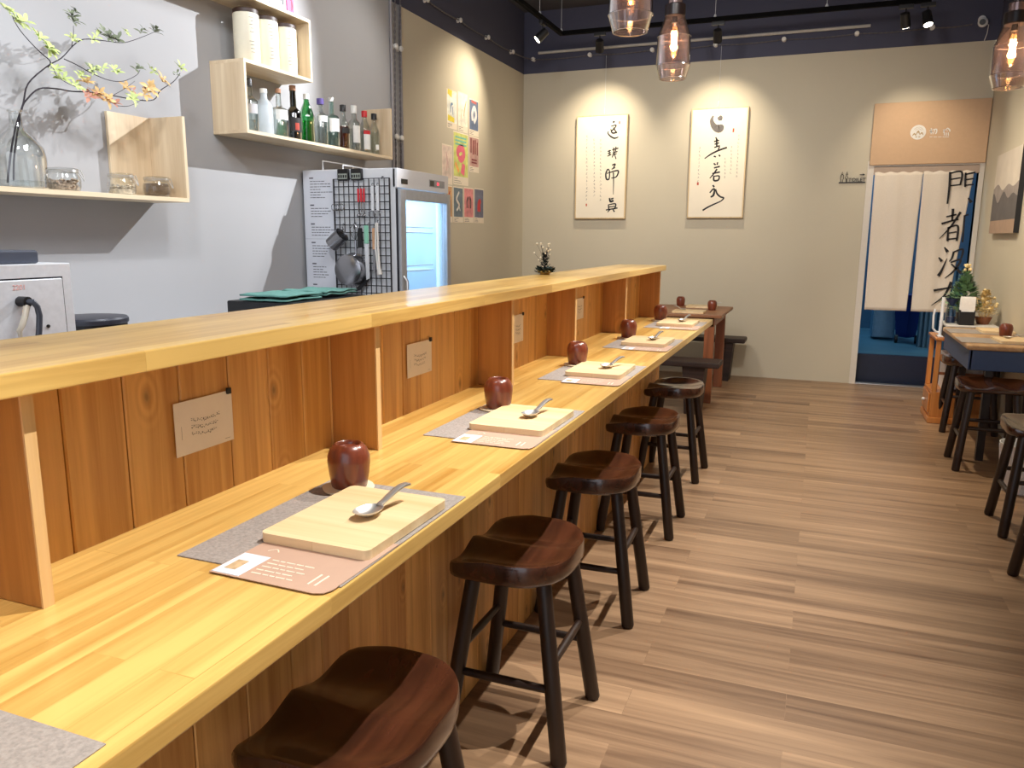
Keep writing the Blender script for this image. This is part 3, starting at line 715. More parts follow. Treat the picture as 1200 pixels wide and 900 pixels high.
# ------------------------------------------------------------------ back counter with appliances (hidden below the bar)
t = thing('service_worktop', 'steel service worktop along the grey wall behind the bar', 'worktop', (XL, 0, 0))
b = MB(); b.box(.003, .82, -.4, 4.1, .765, .8, .003, 1); b.build('top', M_steel, t)
b = MB(); b.box(.02, .78, -.4, 4.08, .08, .765); b.build('cabinet_body', M_white, t)
mc = thing('steel_appliance', 'brushed steel boxy appliance with a black lever hose, at left behind the bar', 'appliance', (-2.6, 1.57, .8))
b = MB(); b.box(-.3, .28, -.335, .335, .02, .496, .004); b.build('body', M_steel, mc)
b = MB(); b.box(.281, .288, -.31, .295, .08, .448, .003, 1); b.build('front_panel', plain('satin_steel_panel', (226, 229, 234), .4, .25, .05, 50), mc)
b = MB(); b.box(.2801, .2815, -.315, .3, .075, .453); b.build('panel_seam', M_wire, mc)
b = MB(); b.box(.288, .289, .02, .26, .213, .219); b.build('slot', M_blackp, mc)
P = lambda y, z, x=.3: (x, y, z)
yy = lambda px: onx(px, 350, -2.3).y-1.57
zz = lambda py: onx(45, py, -2.3).z-.8
b = MB(); b.tube([P(yy(26), zz(352), .288), P(yy(26), zz(352), .32), P(yy(29), zz(352), .335), P(yy(32), zz(358), .34), P(yy(33), zz(368), .342), P(yy(30), zz(385), .345), P(yy(27), zz(400), .345), P(yy(26), zz(425), .345)], .009, 12); b.build('hose', plain('dark_grey_hose', (62, 66, 76), .35), mc)
b = MB(); b.tube([P(yy(26), zz(352), .285), P(yy(26), zz(352), .325)], [.016, .016], 16); k = b.build('lever_hub', M_blackp, mc)
b = MB(); b.tube([P(yy(25), zz(357), .32), P(yy(19), zz(368), .33), P(yy(13), zz(378), .335), P(yy(9), zz(384), .335), P(yy(10), zz(393), .335)], [.01, .009, .009, .008, .005], 10); b.build('lever', plain('pale_bone_lever', (196, 186, 168), .5), mc)
for px in (44, 56):
    b = MB(); b.tube([P(yy(px), zz(384), .286), P(yy(px), zz(384), .292)], .0055, 12); b.build('knob', M_blackp, mc)
b = MB(); me = text_mesh('2201', .022, .0004); me.materials.append(plain('faint_red_display', (232, 176, 170), .5)); o = bpy.data.objects.new('display_text', me); C.objects.link(o); o.parent = mc; o.matrix_local = Matrix.Translation((.2886, yy(27), zz(336))) @ Matrix.Rotation(PI/2, 4, 'Z') @ Matrix.Rotation(PI/2, 4, 'X')
b = MB(); b.box(-.15, .255, -.3, .245, 0, .042, .008); tag(b.build('dark_tray', plain('slate_tray', (66, 72, 86), .5), None, (-2.6, 1.57, 1.2962)), 'dark slate tray lying on top of the steel appliance', 'tray')
t = thing('lidded_pot', 'round dark pot with a flat lid behind the bar beside the appliance', 'pot', (-2.6, 2.2, .8))
b = MB(); b.lathe([(.12, 0), (.128, .01), (.128, .255)], n=40); b.build('body', M_blackp, t)
b = MB(); b.lathe([(.132, .2552), (.134, .26), (.134, .272), (.128, .279), (.1, .282)], n=40); b.build('lid', plain('dark_grey_lid', (54, 56, 66), .35), t)
t = thing('warming_box', 'low dark box under the folded teal cloths beside the fridge', 'box', (-2.55, 3.45, .8))
b = MB(); b.box(-.2, .2, -.33, .33, 0, .27, .008); b.build('body', M_blackp, t)
b = MB(); b.box(.2, .206, -.28, .28, .06, .23, .003, 1); b.build('front_panel', M_black, t)
M_teal = plain('teal_cloth', (92, 140, 132), .9, noise=.1, scale=60)
for i, (y, lb) in enumerate(((3.27, 'folded teal cloth left on the dark box'), (3.6, 'folded teal cloth beside the fridge'))):
    b = MB(); n = 14; 
    for lay in range(2):
        V = [[b.bm.verts.new((-.14+.28*i_/n+.004*math.sin(j*1.7+lay), -.15+.3*j/n, .006+.013*lay+.006*math.sin(i_*.9+i)*math.sin(j*.7)-.004*abs(j/n-.5))) for j in range(n+1)] for i_ in range(n+1)]
        for i_ in range(n):
            for j in range(n): b.bm.faces.new((V[i_][j], V[i_+1][j], V[i_+1][j+1], V[i_][j+1]))
    o = b.build('folded_cloth', M_teal, None, (-2.53, y, 1.0785)); md = o.modifiers.new('thickness', 'SOLIDIFY'); md.thickness = .008; md.offset = 1
    tag(o, lb, 'cloth')

# ------------------------------------------------------------------ fridge
FX0, FX1, FY0, FY1, FZ = -3.085, -2.42, 4.25, 4.955, 1.795
fr_ = thing('display_fridge', 'white upright display fridge with a lit glass door, under the bottle shelf', 'fridge', (FX0, FY0, 0))
w, d, h = FX1-FX0, FY1-FY0, FZ
M_fr = plain('white_fridge_enamel', (214, 217, 222), .4, noise=.01)
b = MB()
b.box(0, w, 0, .035, .05, h, .003, 1); b.box(0, w, d-.035, d, .05, h, .003, 1); b.box(0, .03, .035, d-.035, .05, h); b.box(.03, w, .035, d-.035, .05, .16); b.box(.03, w-.02, .035, d-.035, h-.13, h-.002)
for x in (.06, w-.06):
    for y in (.06, d-.06): b.lathe([(.02, 0), (.02, .05)], (x, y, 0), n=10)
b.build('body', M_fr, fr_)
b = MB(); b.box(w-.02, w+.012, 0, d, h-.115, h, .004); hd = b.build('header', M_fr, fr_)
b = MB(); b.box(w+.0122, w+.014, .42, .64, h-.085, h-.04); b.build('control_panel', plain('grey_control_strip', (150, 154, 160), .4), hd)
b = MB(); b.box(w+.0142, w+.015, .43, .485, h-.08, h-.046); b.build('display', plain('black_display', (18, 24, 22), .3), hd)
me = text_mesh('88', .03, .0003); me.materials.append(emitter('red_digits', (255, 70, 90), 1.2)); o = bpy.data.objects.new('digits', me); C.objects.link(o); o.parent = hd
o.matrix_local = Matrix.Translation((w+.0148, .54, h-.063)) @ Matrix.Rotation(PI/2, 4, 'Z') @ Matrix.Rotation(PI/2, 4, 'X')
b = MB(); b.box(w+.0122, w+.0135, .05, .13, h-.09, h-.06); b.build('nameplate', M_black, hd)
dr = MB(); M_fg = plain('grey_door_frame', (168, 172, 178), .4)
dr.box(w+.001, w+.03, .008, .075, .1, h-.122, .003, 1); dr.box(w+.001, w+.03, d-.06, d-.008, .1, h-.122, .003, 1); dr.box(w+.001, w+.03, .075, d-.06, h-.185, h-.122, .003, 1); dr.box(w+.001, w+.03, .075, d-.06, .1, .19, .003, 1)
do = dr.build('door', M_fg, fr_)
b = MB(); b.box(w+.012, w+.018, .075, d-.06, .19, h-.185); b.build('glass', glass('fridge_glass', (.95, .98, 1), .5), do)
b = MB(); b.box(w+.001, w+.012, .0, .008, .1, h-.12); b.build('gasket', M_wire, do)
b = MB(); b.tube([(w+.03, .03, .75), (w+.055, .03, .78), (w+.055, .03, 1.12), (w+.03, .03, 1.15)], .008, 8); b.build('handle', M_steel2, do)
M_liner = plain('fridge_liner', (208, 230, 242), .6, noise=.01)
b = MB(); b.box(.0305, .034, .036, d-.036, .16, h-.13); b.box(.034, w-.02, .0352, .038, .16, h-.13); b.box(.034, w-.02, d-.038, d-.0352, .16, h-.13); b.build('liner', M_liner, fr_)
b = MB(); b.box(w-.05, w-.03, .05, .075, .2, h-.15, .003, 1); b.box(w-.05, w-.03, d-.075, d-.05, .2, h-.15, .003, 1); b.build('light_strip', emitter('fridge_led', (196, 228, 255), .9), fr_)
b = MB(); b.box(.1, w-.1, .1, d-.1, h-.138, h-.1302); b.build('top_fill_glow', emitter('fridge_fill_glow', (190, 226, 255), 9), fr_)  # glowing strip added behind the header to even out the interior light
for z in (.5, .85, 1.17, 1.42):
    b = MB()
    for k in range(14): y = .05+k*(d-.1)/13; b.tube([(.05, y, z), (w-.09, y, z)], .0025, 5)
    for x in (.05, w*.5, w-.09): b.tube([(x, .045, z-.004), (x, d-.045, z-.004)], .004, 6)
    b.tube([(w-.09, .045, z+.03), (w-.09, d-.045, z+.03)], .004, 6)
    b.build('wire_shelf', M_white, fr_)
for i, (y, hh, c, lb) in enumerate(((4.42, .17, (40, 44, 48), 'dark slim bottle on the lower fridge shelf, beside the door frame'), (4.5, .12, (226, 226, 226), 'white squeeze bottle on the fridge shelf'), (4.62, .1, (120, 130, 140), 'grey lidded tub on the fridge shelf'))):
    t = thing('fridge_container', lb, 'container', (-2.6, y, 1.175))
    b = MB(); b.lathe([(.028, 0), (.03, .004), (.03, hh*.6), (.014, hh*.8), (.012, hh*.9)], n=18); b.build('body', plain('container_body', c, .4), t)
    b = MB(); b.lathe([(.014, hh*.9), (.012, hh)], n=14); b.build('cap', M_blackp, t)
# menu sheet on the side of the fridge (-y face)
SY = FY0-.0015
t = thing('menu_sheet', 'tall pale menu sheet with small black lines on the fridge side', 'sheet', (-3.08, SY, .75))
b = MB(); b.box(.0, .245, -.001, .001, .0, 1.035); b.build('paper', plain('pale_blue_white_sheet', (214, 217, 226), .7, noise=.01), t)
b = MB(); z = 1.0
for blk, rows in ((0, 7), (1, 4), (2, 4), (3, 5), (4, 5), (5, 4), (6, 4)):
    b.box(.045, .075, -.0016, -.0009, z-.008, z); z -= .022
    for r in range(rows):
        x = .05; xe = random.uniform(.11, .2)
        while x < xe: l = random.uniform(.01, .03); b.box(x, x+l, -.0016, -.0009, z-.0045, z); x += l+.005
        z -= .0165
    z -= .028
b.build('printed_text', plain('dark_grey_print', (92, 92, 100), .7), t)
for k, z in enumerate((.2, .62)):
    b = MB(); b.box(0, .245, -.0013, -.0009, z, z+.003); b.build('fold_line', plain('fold_grey', (180, 184, 194), .8), t)
# magnetic timers
for i, x in enumerate((-2.775, -2.68)):
    t = thing('magnetic_timer', ('left' if i == 0 else 'right')+' of two black digital timers on top of the wire grid', 'timer', (x, FY0-.001, 1.725))
    b = MB(); b.box(-.04, .04, -.022, 0, 0, .07, .006); b.build('case', M_blackp, t)
    b = MB(); b.box(-.032, .032, -.0232, -.022, .01, .042); b.build('display', plain('pale_lcd', (150, 158, 150), .3), t)
    for k in range(4):
        b = MB(); b.box(-.03+.016*k, -.02+.016*k, -.0238, -.0232, .016, .034); b.build('digit', M_blackp, t)
# wire grid
GX0, GX1, GZ0, GZ1 = -2.845, -2.45, .95, 1.735
t = thing('wire_grid', 'black wire grid panel hung on the fridge side holding kitchen tools', 'rack', (GX0, FY0-.018, GZ0))
b = MB(); w2, h2 = GX1-GX0, GZ1-GZ0
b.tube([(0, 0, 0), (w2, 0, 0), (w2, 0, h2), (0, 0, h2), (0, 0, 0)], .0055, 6); b.build('rim', M_wire, t)
b = MB()
for k in range(1, 11): b.tube([(w2*k/11, 0, 0), (w2*k/11, 0, h2)], .003, 5)
for k in range(1, 17): b.tube([(0, -.003, h2*k/17), (w2, -.003, h2*k/17)], .003, 5)
b.build('wires', M_wire, t)
for x in (.05, w2-.05):
    b = MB(); b.tube([(x, .016, h2+.01), (x, .002, h2+.01), (x, -.002, h2-.004)], .003, 6); b.build('hook', M_wire, t)
# tools hanging on the grid
M_steel2 = plain('tool_steel', (150, 150, 154), .22, .95, .02)
TY = FY0-.034
def tool(name, lb, cat, x, z, parts, group=None):
    t = thing(name, lb, cat, (x, TY, z), 0, group)
    for pn, m, fn in parts:
        b = MB(); fn(b); b.build(pn, m, t)
    b = MB(); b.tube([(0, .012, .012), (0, .002, .016), (0, -.004, .008), (0, .001, 0)], .0018, 6); b.build('hook', M_steel2, t)
    return t
for i, x in enumerate((-2.66, -2.64, -2.62)):
    tool('measuring_spoon', ['leftmost', 'middle', 'rightmost'][i]+' of the red handled measuring spoons on the grid', 'spoon', x, 1.675,
         [('handle', plain('red_plastic', (206, 40, 52), .4), lambda b: b.box(-.0065, .0065, -.003, .003, -.08, 0, .002)),
          ('bowl', M_steel2, lambda b: (b.tube([(0, 0, -.08), (0, 0, -.14)], .003, 6), b.sphere((0, -.004, -.16), .0115, 12, 8, (1, .6, 1))))], 'red handled measuring spoons')
tool('steel_mug', 'steel measuring mug tilted on the left of the wire grid', 'mug', -2.775, 1.45,
     [('body', M_steel2, lambda b: (b.lathe([(.045, -.12), (.047, -.02), (.048, -.018)], n=28, capt=False), bmesh.ops.rotate(b.bm, verts=b.bm.verts, cent=(0, 0, -.05), matrix=Matrix.Rotation(.9, 3, 'Y')), bmesh.ops.translate(b.bm, verts=b.bm.verts, vec=(-.0, -.05, -.02)))),
      ('handle', M_steel2, lambda b: b.tube([(.0, -.01, -.005), (.02, -.03, -.02), (.01, -.05, -.03)], .004, 8))])
tool('whisk', 'wire whisk hanging beside the steel mug', 'whisk', -2.685, 1.455,
     [('loops', M_steel2, lambda b: [b.tube([(0, -.005, -.09), (.02*math.cos(a), -.02+.02*math.sin(a), -.06), (.028*math.cos(a), -.02+.028*math.sin(a), -.02), (0, -.02, .01)], .0015, 5) for a in (0, 1.05, 2.1, 3.14, 4.2, 5.2)]), ('handle', M_steel2, lambda b: b.tube([(0, -.005, -.09), (0, -.005, -.19)], .006, 8))])
tool('cleaver_handle_knife', 'black handled spatula hanging above the saucepan', 'spatula', -2.655, 1.44,
     [('handle', M_blackp, lambda b: b.box(-.015, .015, -.01, .008, -.12, 0, .005)), ('blade', M_steel2, lambda b: b.box(-.013, .013, -.002, .001, -.19, -.12))])['label'] = 'black handled kitchen turner above the saucepan'
bpy.data.objects['cleaver_handle_knife'].name = 'kitchen_turner'
tool('saucepan', 'steel saucepan hanging low on the wire grid', 'saucepan', -2.665, 1.275,
     [('pan', M_steel2, lambda b: (b.lathe([(.08, 0), (.094, .008), (.1, .075), (.104, .077)], n=40, capt=False), bmesh.ops.rotate(b.bm, verts=b.bm.verts, cent=(0, 0, 0), matrix=Matrix.Rotation(-PI/2, 3, 'X')), bmesh.ops.translate(b.bm, verts=b.bm.verts, vec=(-.04, -.09, -.09)), bmesh.ops.scale(b.bm, verts=b.bm.verts, vec=(1, 1, 1)), bmesh.ops.translate(b.bm, verts=b.bm.verts, vec=(0, .01, 0)))),
      ('handle', M_steel2, lambda b: b.box(-.012, .012, -.006, -.001, -.02, .0, .002))])
tool('peeler_knife', 'long steel knife with a pale green handle on the grid', 'knife', -2.595, 1.455,
     [('handle', plain('pale_green_plastic', (134, 196, 170), .4), lambda b: b.box(-.016, .016, -.03, -.018, -.11, 0, .006)), ('blade', M_steel, lambda b: b.prism([(-.014, -.11), (.014, -.11), (.016, -.32), (-.008, -.33)], 'y', -.026, -.023))])
tool('wooden_spatula', 'slim wooden handled spatula beside the green knife', 'spatula', -2.555, 1.44, [('handle', M_boards, lambda b: b.box(-.009, .009, -.012, -.002, -.13, 0, .004)), ('blade', M_steel2, lambda b: b.box(-.008, .008, -.008, -.004, -.26, -.13))])
tool('tongs', 'long white tongs hanging at right of the knife', 'tongs', -2.528, 1.47,
     [('arm', M_porc, lambda b: b.tube([(-.008, -.01, 0), (-.012, -.012, -.15), (.004, -.016, -.27), (.014, -.018, -.31)], [.005, .006, .008, .014], 8)), ('arm', M_porc, lambda b: b.tube([(.008, -.018, 0), (.01, -.02, -.15), (.018, -.022, -.27), (.024, -.024, -.31)], [.005, .006, .008, .014], 8))])
tool('black_turner', 'black flat turner hanging diagonally below the saucepan', 'turner', -2.6, 1.16, [('handle', M_blackp, lambda b: b.tube([(0, .0, 0), (-.02, -.002, -.03)], .005, 6)), ('blade', M_blackp, lambda b: b.prism([(-.01, -.02), (.01, -.03), (-.06, -.1), (-.1, -.11), (-.085, -.085)], 'y', -.006, -.003))])
for i, x in enumerate((-2.56, -2.525)):
    tool('skimmer', ['left', 'right'][i]+' of two steel strainers hanging at the grid top right', 'strainer', x, 1.69, [('handle', M_steel, lambda b: b.box(-.01, .01, -.002, .002, -.15, 0, .001, 1)), ('loop', M_steel2, lambda b: b.tube([(.026*math.cos(a*PI/10), -.012-.004*math.sin(a), -.17+.022*math.sin(a*PI/10)) for a in range(21)], .002, 6))], 'steel strainers')
b = MB()
for k in range(4): b.tube([(-2.838+.02*k+.018*math.cos(a*PI/8), TY-.003*k, 1.565+.02*math.sin(a*PI/8)) for a in range(17)], .0022, 5)
o = b.build('cutter_rings', M_steel2); tag(o, 'bunch of small steel rings on the left edge of the grid', 'rings')
# wire letter rack on top of the fridge
b = MB(); b.tube([(-3.0, 4.35, 1.798), (-3.0, 4.35, 1.86), (-3.0, 4.7, 1.86), (-3.0, 4.7, 1.798)], .004, 6); b.tube([(-2.85, 4.35, 1.798), (-2.85, 4.35, 1.83), (-2.85, 4.7, 1.83), (-2.85, 4.7, 1.798)], .004, 6); b.tube([(-3.0, 4.35, 1.80), (-2.85, 4.35, 1.80)], .004, 6); b.tube([(-3.0, 4.7, 1.80), (-2.85, 4.7, 1.80)], .004, 6)
tag(b.build('wire_stand', M_white), 'low white wire stand on top of the fridge', 'stand')
def ony(px, py, y):
    v = fw + rt2*((px-600)/FOC) + up2*((450-py)/FOC); k = y/v.y
    return Vector((v.x*k, y, CAM_H+v.z*k))
# ------------------------------------------------------------------ calligraphy frames
M_frame = wood('pale_frame_wood', (196, 168, 124), (222, 198, 156), 'z', .5, grain=.8)
M_canvas = plain('ivory_rice_paper', (236, 226, 206), .85, noise=.015, scale=8)
YF = 8.205
def art(x0, x1, z0, z1, lb, wire_x):
    t = thing('framed_calligraphy', lb, 'framed art', ((x0+x1)/2, YB-.002, z0))
    w, h = x1-x0, z1-z0; dpt = YB-.002-YF
    b = MB(); f = .012
    b.box(-w/2, -w/2+f, -dpt, 0, 0, h, .001, 1); b.box(w/2-f, w/2, -dpt, 0, 0, h, .001, 1); b.box(-w/2+f, w/2-f, -dpt, 0, 0, f, .001, 1); b.box(-w/2+f, w/2-f, -dpt, 0, h-f, h, .001, 1)
    b.build('frame', M_frame, t)
    b = MB(); b.box(-w/2+f, w/2-f, -dpt+.002, -.004, f, h-f); b.build('paper', M_canvas, t)
    b = MB(); b.tube([(wire_x-t.location.x, -.006, h), (wire_x-t.location.x, -.006, ZB+.14-z0)], .0015, 5); b.tube([(wire_x-t.location.x, -.008, h+.02), (wire_x-t.location.x, -.008, h+.07)], .004, 8); b.build('hanging_wire', M_steel, t)
    return t
def ink(t, name, m, strokes, ox, oy, s, wk=1.0, yoff=.0003, cuts=None):
    if cuts:
        for lo, hi in zip(cuts, cuts[1:]):
            ink(t, name, m, [q for q in strokes if lo <= q[0][1] < hi], ox, oy, s, wk, yoff)
        return
    b = MB(); y = YF+.002-yoff
    for st in strokes:
        pts = []
        for q in st:
            p = ony(ox+q[0]/s, oy+q[1]/s, y); w = (q[2] if len(q) > 2 else 6)/s*8.6/FOC*wk
            pts.append((p.x, p.z, w))
        b.stroke(pts, lambda u, v: (u-t.location.x, y-t.location.y, v-t.location.z))
    b.build(name, m, t)
def small_text(cols, s, dens=26):
    out = []
    for x, y0, y1, dx in cols:
        y = y0
        while y < y1:
            xx = x+dx*(y-y0)/(y1-y0)
            for k in range(3):
                a = (xx+random.uniform(-6, 1), y+5.5*k+random.uniform(-1, 1)); out.append([(a[0], a[1], 1.8), (a[0]+random.uniform(3, 9), a[1]+random.uniform(-2.5, 1.5), 1.6)])
            if random.random() < .8: a = (xx+random.uniform(-3, 3), y-1); out.append([(a[0], a[1], 1.8), (a[0]+random.uniform(-3, 3), a[1]+13, 1.4)])
            y += dens
    return out
A1 = art(-2.492, -1.945, 1.59, 2.642, 'left hanging calligraphy panel with four black characters down its right side', -2.2)
ink(A1, 'character', M_ink, [
 [(350, 133, 10), (360, 141, 14)], [(336, 168, 6), (372, 160, 7), (358, 185, 8), (338, 203, 8), (350, 216, 7)], [(334, 186, 5), (346, 215, 9), (380, 210, 8)], [(352, 176, 6), (376, 216, 9)], [(320, 204, 5), (314, 214, 6), (330, 236, 9), (360, 252, 9), (388, 243, 6)],
 [(312, 345, 6), (336, 337, 6)], [(314, 360, 6), (336, 352, 6)], [(325, 334, 7), (325, 372, 7)], [(310, 379, 5), (338, 365, 8)], [(354, 318, 7), (357, 350, 7)], [(371, 311, 7), (368, 345, 6)], [(344, 335, 6), (388, 321, 8)], [(347, 356, 6), (382, 345, 7)], [(345, 369, 6), (376, 360, 6)], [(362, 348, 8), (343, 388, 5)], [(360, 362, 6), (372, 398, 6)],
 [(314, 468, 8), (300, 500, 9), (304, 538, 10), (322, 538, 8), (326, 490, 7), (316, 466, 6)], [(306, 500, 5), (322, 495, 6)], [(344, 442, 9), (366, 434, 8), (352, 462, 7)], [(340, 470, 6), (366, 458, 7)], [(330, 492, 7), (386, 480, 9), (374, 522, 8), (338, 532, 5)], [(353, 492, 8), (354, 560, 6), (352, 648, 3)],
 [(326, 672, 10), (332, 697, 12), (354, 690, 12)], [(336, 680, 9), (354, 674, 8)], [(318, 718, 7), (320, 752, 8)], [(318, 720, 6), (368, 714, 8), (360, 752, 8)], [(322, 736, 6), (362, 730, 6)], [(300, 757, 7), (382, 742, 8)], [(330, 752, 7), (312, 772, 5)], [(350, 752, 7), (360, 770, 8)]], 660, 120, 6, 1.15, .0003, (0, 290, 420, 660, 900))
for q in ((262, 262, 680, 0), (216, 258, 670, 2), (166, 235, 700, -2)): ink(A1, 'inscription_column', M_inkg, small_text([q], 6), 660, 120, 6)
ink(A1, 'seal', M_red, [[(396, 132, 12), (396, 152, 12)], [(163, 712, 14), (163, 730, 14)]], 660, 120, 6, .7)
A2 = art(-1.303, -.755, 1.595, 2.655, 'right hanging calligraphy panel with a bold grey crescent stroke at its top', -1.05)
ink(A2, 'bold_stroke', M_inkg, [[(246, 124, 10), (234, 158, 22), (252, 200, 36), (285, 215, 50), (306, 200, 36), (316, 192, 12)], [(286, 128, 22), (293, 140, 32), (294, 158, 18)]], 795, 115, 6, 1.0)
ink(A2, 'character', M_ink, [
 [(262, 275, 7), (274, 296, 8)], [(250, 306, 7), (286, 297, 8)], [(254, 325, 7), (286, 314, 8)], [(268, 288, 9), (270, 338, 9)], [(252, 347, 7), (292, 334, 8)], [(342, 347, 10), (292, 364, 10), (236, 390, 9), (184, 425, 5)], [(290, 340, 7), (276, 372, 7)], [(248, 408, 8), (264, 413, 8)], [(284, 399, 8), (294, 410, 8)],
 [(248, 458, 8), (262, 470, 8)], [(276, 450, 7), (272, 470, 8)], [(250, 491, 8), (292, 480, 9)], [(272, 498, 9), (246, 535, 8), (220, 564, 5)], [(238, 531, 8), (292, 519, 9)], [(250, 545, 8), (250, 578, 10), (280, 576, 9), (286, 548, 8), (252, 549, 6)],
 [(242, 611, 8), (252, 626, 10)], [(220, 666, 7), (244, 640, 9), (254, 644, 9), (246, 682, 12), (226, 696, 8)], [(262, 640, 7), (272, 672, 9), (296, 694, 9), (318, 702, 8), (298, 724, 7), (250, 746, 8), (205, 768, 9), (170, 790, 9)]], 795, 115, 6, 1.15, .0003, (0, 440, 600, 900))
for q in ((424, 258, 560, -16), (374, 338, 535, -8), (328, 420, 570, -4), (150, 345, 580, -12)): ink(A2, 'inscription_column', M_inkg, small_text([q], 6), 795, 115, 6, .8)
ink(A2, 'seal', M_red, [[(388, 212, 14), (386, 240, 14)], [(137, 592, 16), (136, 612, 16)]], 795, 115, 6, .7)

# ------------------------------------------------------------------ posters on the greige side wall
def poster(p, lb, bgc, shapes):
    x0, y0, x1, y1 = p
    a = onx(x0, y0, XL+.004); c = onx(x1, y1, XL+.004); tl = onx(x0, (y0+y1)/2, XL)
    w = c.y-a.y; h = 46 and (onx((x0+x1)/2, y0, XL).z-onx((x0+x1)/2, y1, XL).z)
    zc = (onx((x0+x1)/2, y0, XL).z+onx((x0+x1)/2, y1, XL).z)/2
    t = thing('art_print', lb, 'poster', (XL+.001, (a.y+c.y)/2, zc-h/2), 0, 'small art prints on the side wall')
    b = MB(); b.box(0, .0012, -w/2, w/2, 0, h); b.build('sheet', M_paper, t)
    b = MB(); b.box(.0012, .0016, -w/2+.008, w/2-.008, h*.16, h-.01); pic = b.build('picture', plain('print_ground', bgc, .7, noise=.25, scale=14), t)
    for col, sts in shapes:
        b = MB()
        for st in sts: b.stroke([((u-.5)*(w-.02), h*.17+v*(h*.81), q*w) for u, v, q in st], lambda u, v: (.002, u, v))
        b.build('printed_shape', plain('print_ink', col, .7, noise=.1), pic)
    b = MB()
    for k in range(3): b.box(.0012, .0015, -w/2+.015, -w/2+.015+w*random.uniform(.2, .5), h*.03+k*h*.04, h*.03+k*h*.04+.004)
    b.build('caption', M_inkg, t)
poster((523.6, 106, 535.8, 151), 'white art print with yellow corners, top left of the wall prints', (226, 226, 216), [((226, 206, 60), [[(.05, .95, .2), (.5, .9, .3)], [(.05, .12, .25), (.75, .08, .2)]]), ((110, 140, 170), [[(.35, .3, .06), (.4, .55, .12), (.6, .6, .08)], [(.6, .25, .06), (.55, .5, .08)]])])
poster((536.6, 109, 548.2, 155), 'pale art print, brightest one directly under the wall spotlight', (232, 226, 210), [((206, 170, 130), [[(.6, .3, .05), (.75, .6, .1), (.9, .8, .05)], [(.3, .2, .04), (.4, .5, .06)]])])
poster((550, 117, 561, 159.5), 'blue art print with a pale oval, top right of the wall prints', (96, 110, 138), [((214, 210, 210), [[(.35, .3, .2), (.3, .55, .2), (.55, .75, .2), (.75, .5, .2), (.5, .25, .2)]]), ((176, 90, 84), [[(.2, .95, .12), (.8, .92, .1)]])])
poster((518, 169.5, 530.4, 216), 'very pale pinkish art print left of the rainbow print', (222, 202, 188), [((206, 170, 160), [[(.4, .2, .06), (.5, .5, .12), (.4, .8, .06)], [(.6, .3, .05), (.7, .6, .05)]])])
poster((531.2, 155.5, 549, 217), 'large rainbow coloured art print with a pink disc', (206, 210, 120), [((226, 110, 130), [[(.3, .45, .15), (.3, .6, .2), (.6, .66, .2), (.7, .5, .2), (.5, .4, .2), (.3, .45, .1)], [(.6, .05, .25), (.7, .3, .2)]]), ((120, 190, 170), [[(.1, .9, .05), (.9, .9, .05)], [(.1, .82, .05), (.9, .82, .05)], [(.1, .74, .05), (.9, .74, .05)]]), ((240, 170, 90), [[(.1, .3, .1), (.35, .1, .12)]])])
poster((550, 160.5, 561.4, 202), 'dark red striped art print right of the rainbow print', (190, 150, 140), [((120, 40, 44), [[(.15, .45, .1), (.15, .95, .12)], [(.4, .4, .12), (.4, .9, .12)], [(.62, .42, .12), (.62, .92, .12)], [(.85, .4, .1), (.85, .85, .1)], [(.2, .12, .06), (.8, .12, .06)], [(.2, .22, .06), (.8, .22, .06)]])])
poster((523, 217.5, 530.6, 260.5), 'orange toned art print at the left of the lowest row, partly behind the fridge', (206, 160, 110), [((180, 70, 60), [[(.5, .2, .2), (.4, .6, .25), (.6, .85, .1)]])])
poster((531.4, 219, 543, 260.8), 'grey blue swirl art print, second in the lowest row', (108, 122, 132), [((218, 216, 210), [[(.3, .2, .1), (.6, .4, .12), (.3, .6, .12), (.6, .85, .1)], [(.7, .2, .06), (.5, .5, .06)]])])
poster((543.8, 220, 555.2, 261), 'pink art print with black rings, third in the lowest row', (220, 140, 140), [((48, 36, 40), [[(.3, .3, .1), (.3, .55, .1), (.45, .7, .1)], [(.5, .3, .08), (.55, .65, .08)], [(.7, .3, .1), (.72, .55, .1), (.6, .72, .1)]])])
poster((556, 221, 567, 261.5), 'red and slate art print at the right end of the lowest row', (110, 112, 132), [((196, 60, 64), [[(.4, .2, .2), (.5, .5, .3), (.7, .6, .15)], [(.6, .2, .12), (.6, .4, .1)]])])

# ------------------------------------------------------------------ cables on ceramic knobs
M_cord = plain('twisted_grey_cord', (96, 92, 96), .6)
def knob(x, y, z, nx, ny):
    t_ = Vector((nx, ny, 0)); b = MB(); p = Vector((x, y, z))
    b.tube([p, p+t_*.012, p+t_*.016, p+t_*.024, p+t_*.03, p+t_*.04, p+t_*.046], [.02, .02, .013, .013, .021, .021, .015], 14)
    return b
LWK = [(5.35, 3.246), (5.964, 3.246), (6.584, 3.242), (7.204, 3.241), (7.841, 3.244)]
BWK = [-2.988, -2.37, -1.724, -1.106, -.475, .156, .77]
n_ = 0
for i, (y, z) in enumerate(LWK):
    tag(knob(XL+.002, y, z, 1, 0).build('ceramic_knob', M_porc), 'white ceramic knob on the side wall navy band, %s towards the corner' % ORD[i], 'knob', 'ceramic cable knobs')
for i, x in enumerate(BWK):
    tag(knob(x, YB-.003, 3.242, 0, -1).build('ceramic_knob', M_porc), 'white ceramic knob on the back wall navy band, %s from the corner' % (ORD+['sixth', 'seventh'])[i], 'knob', 'ceramic cable knobs')
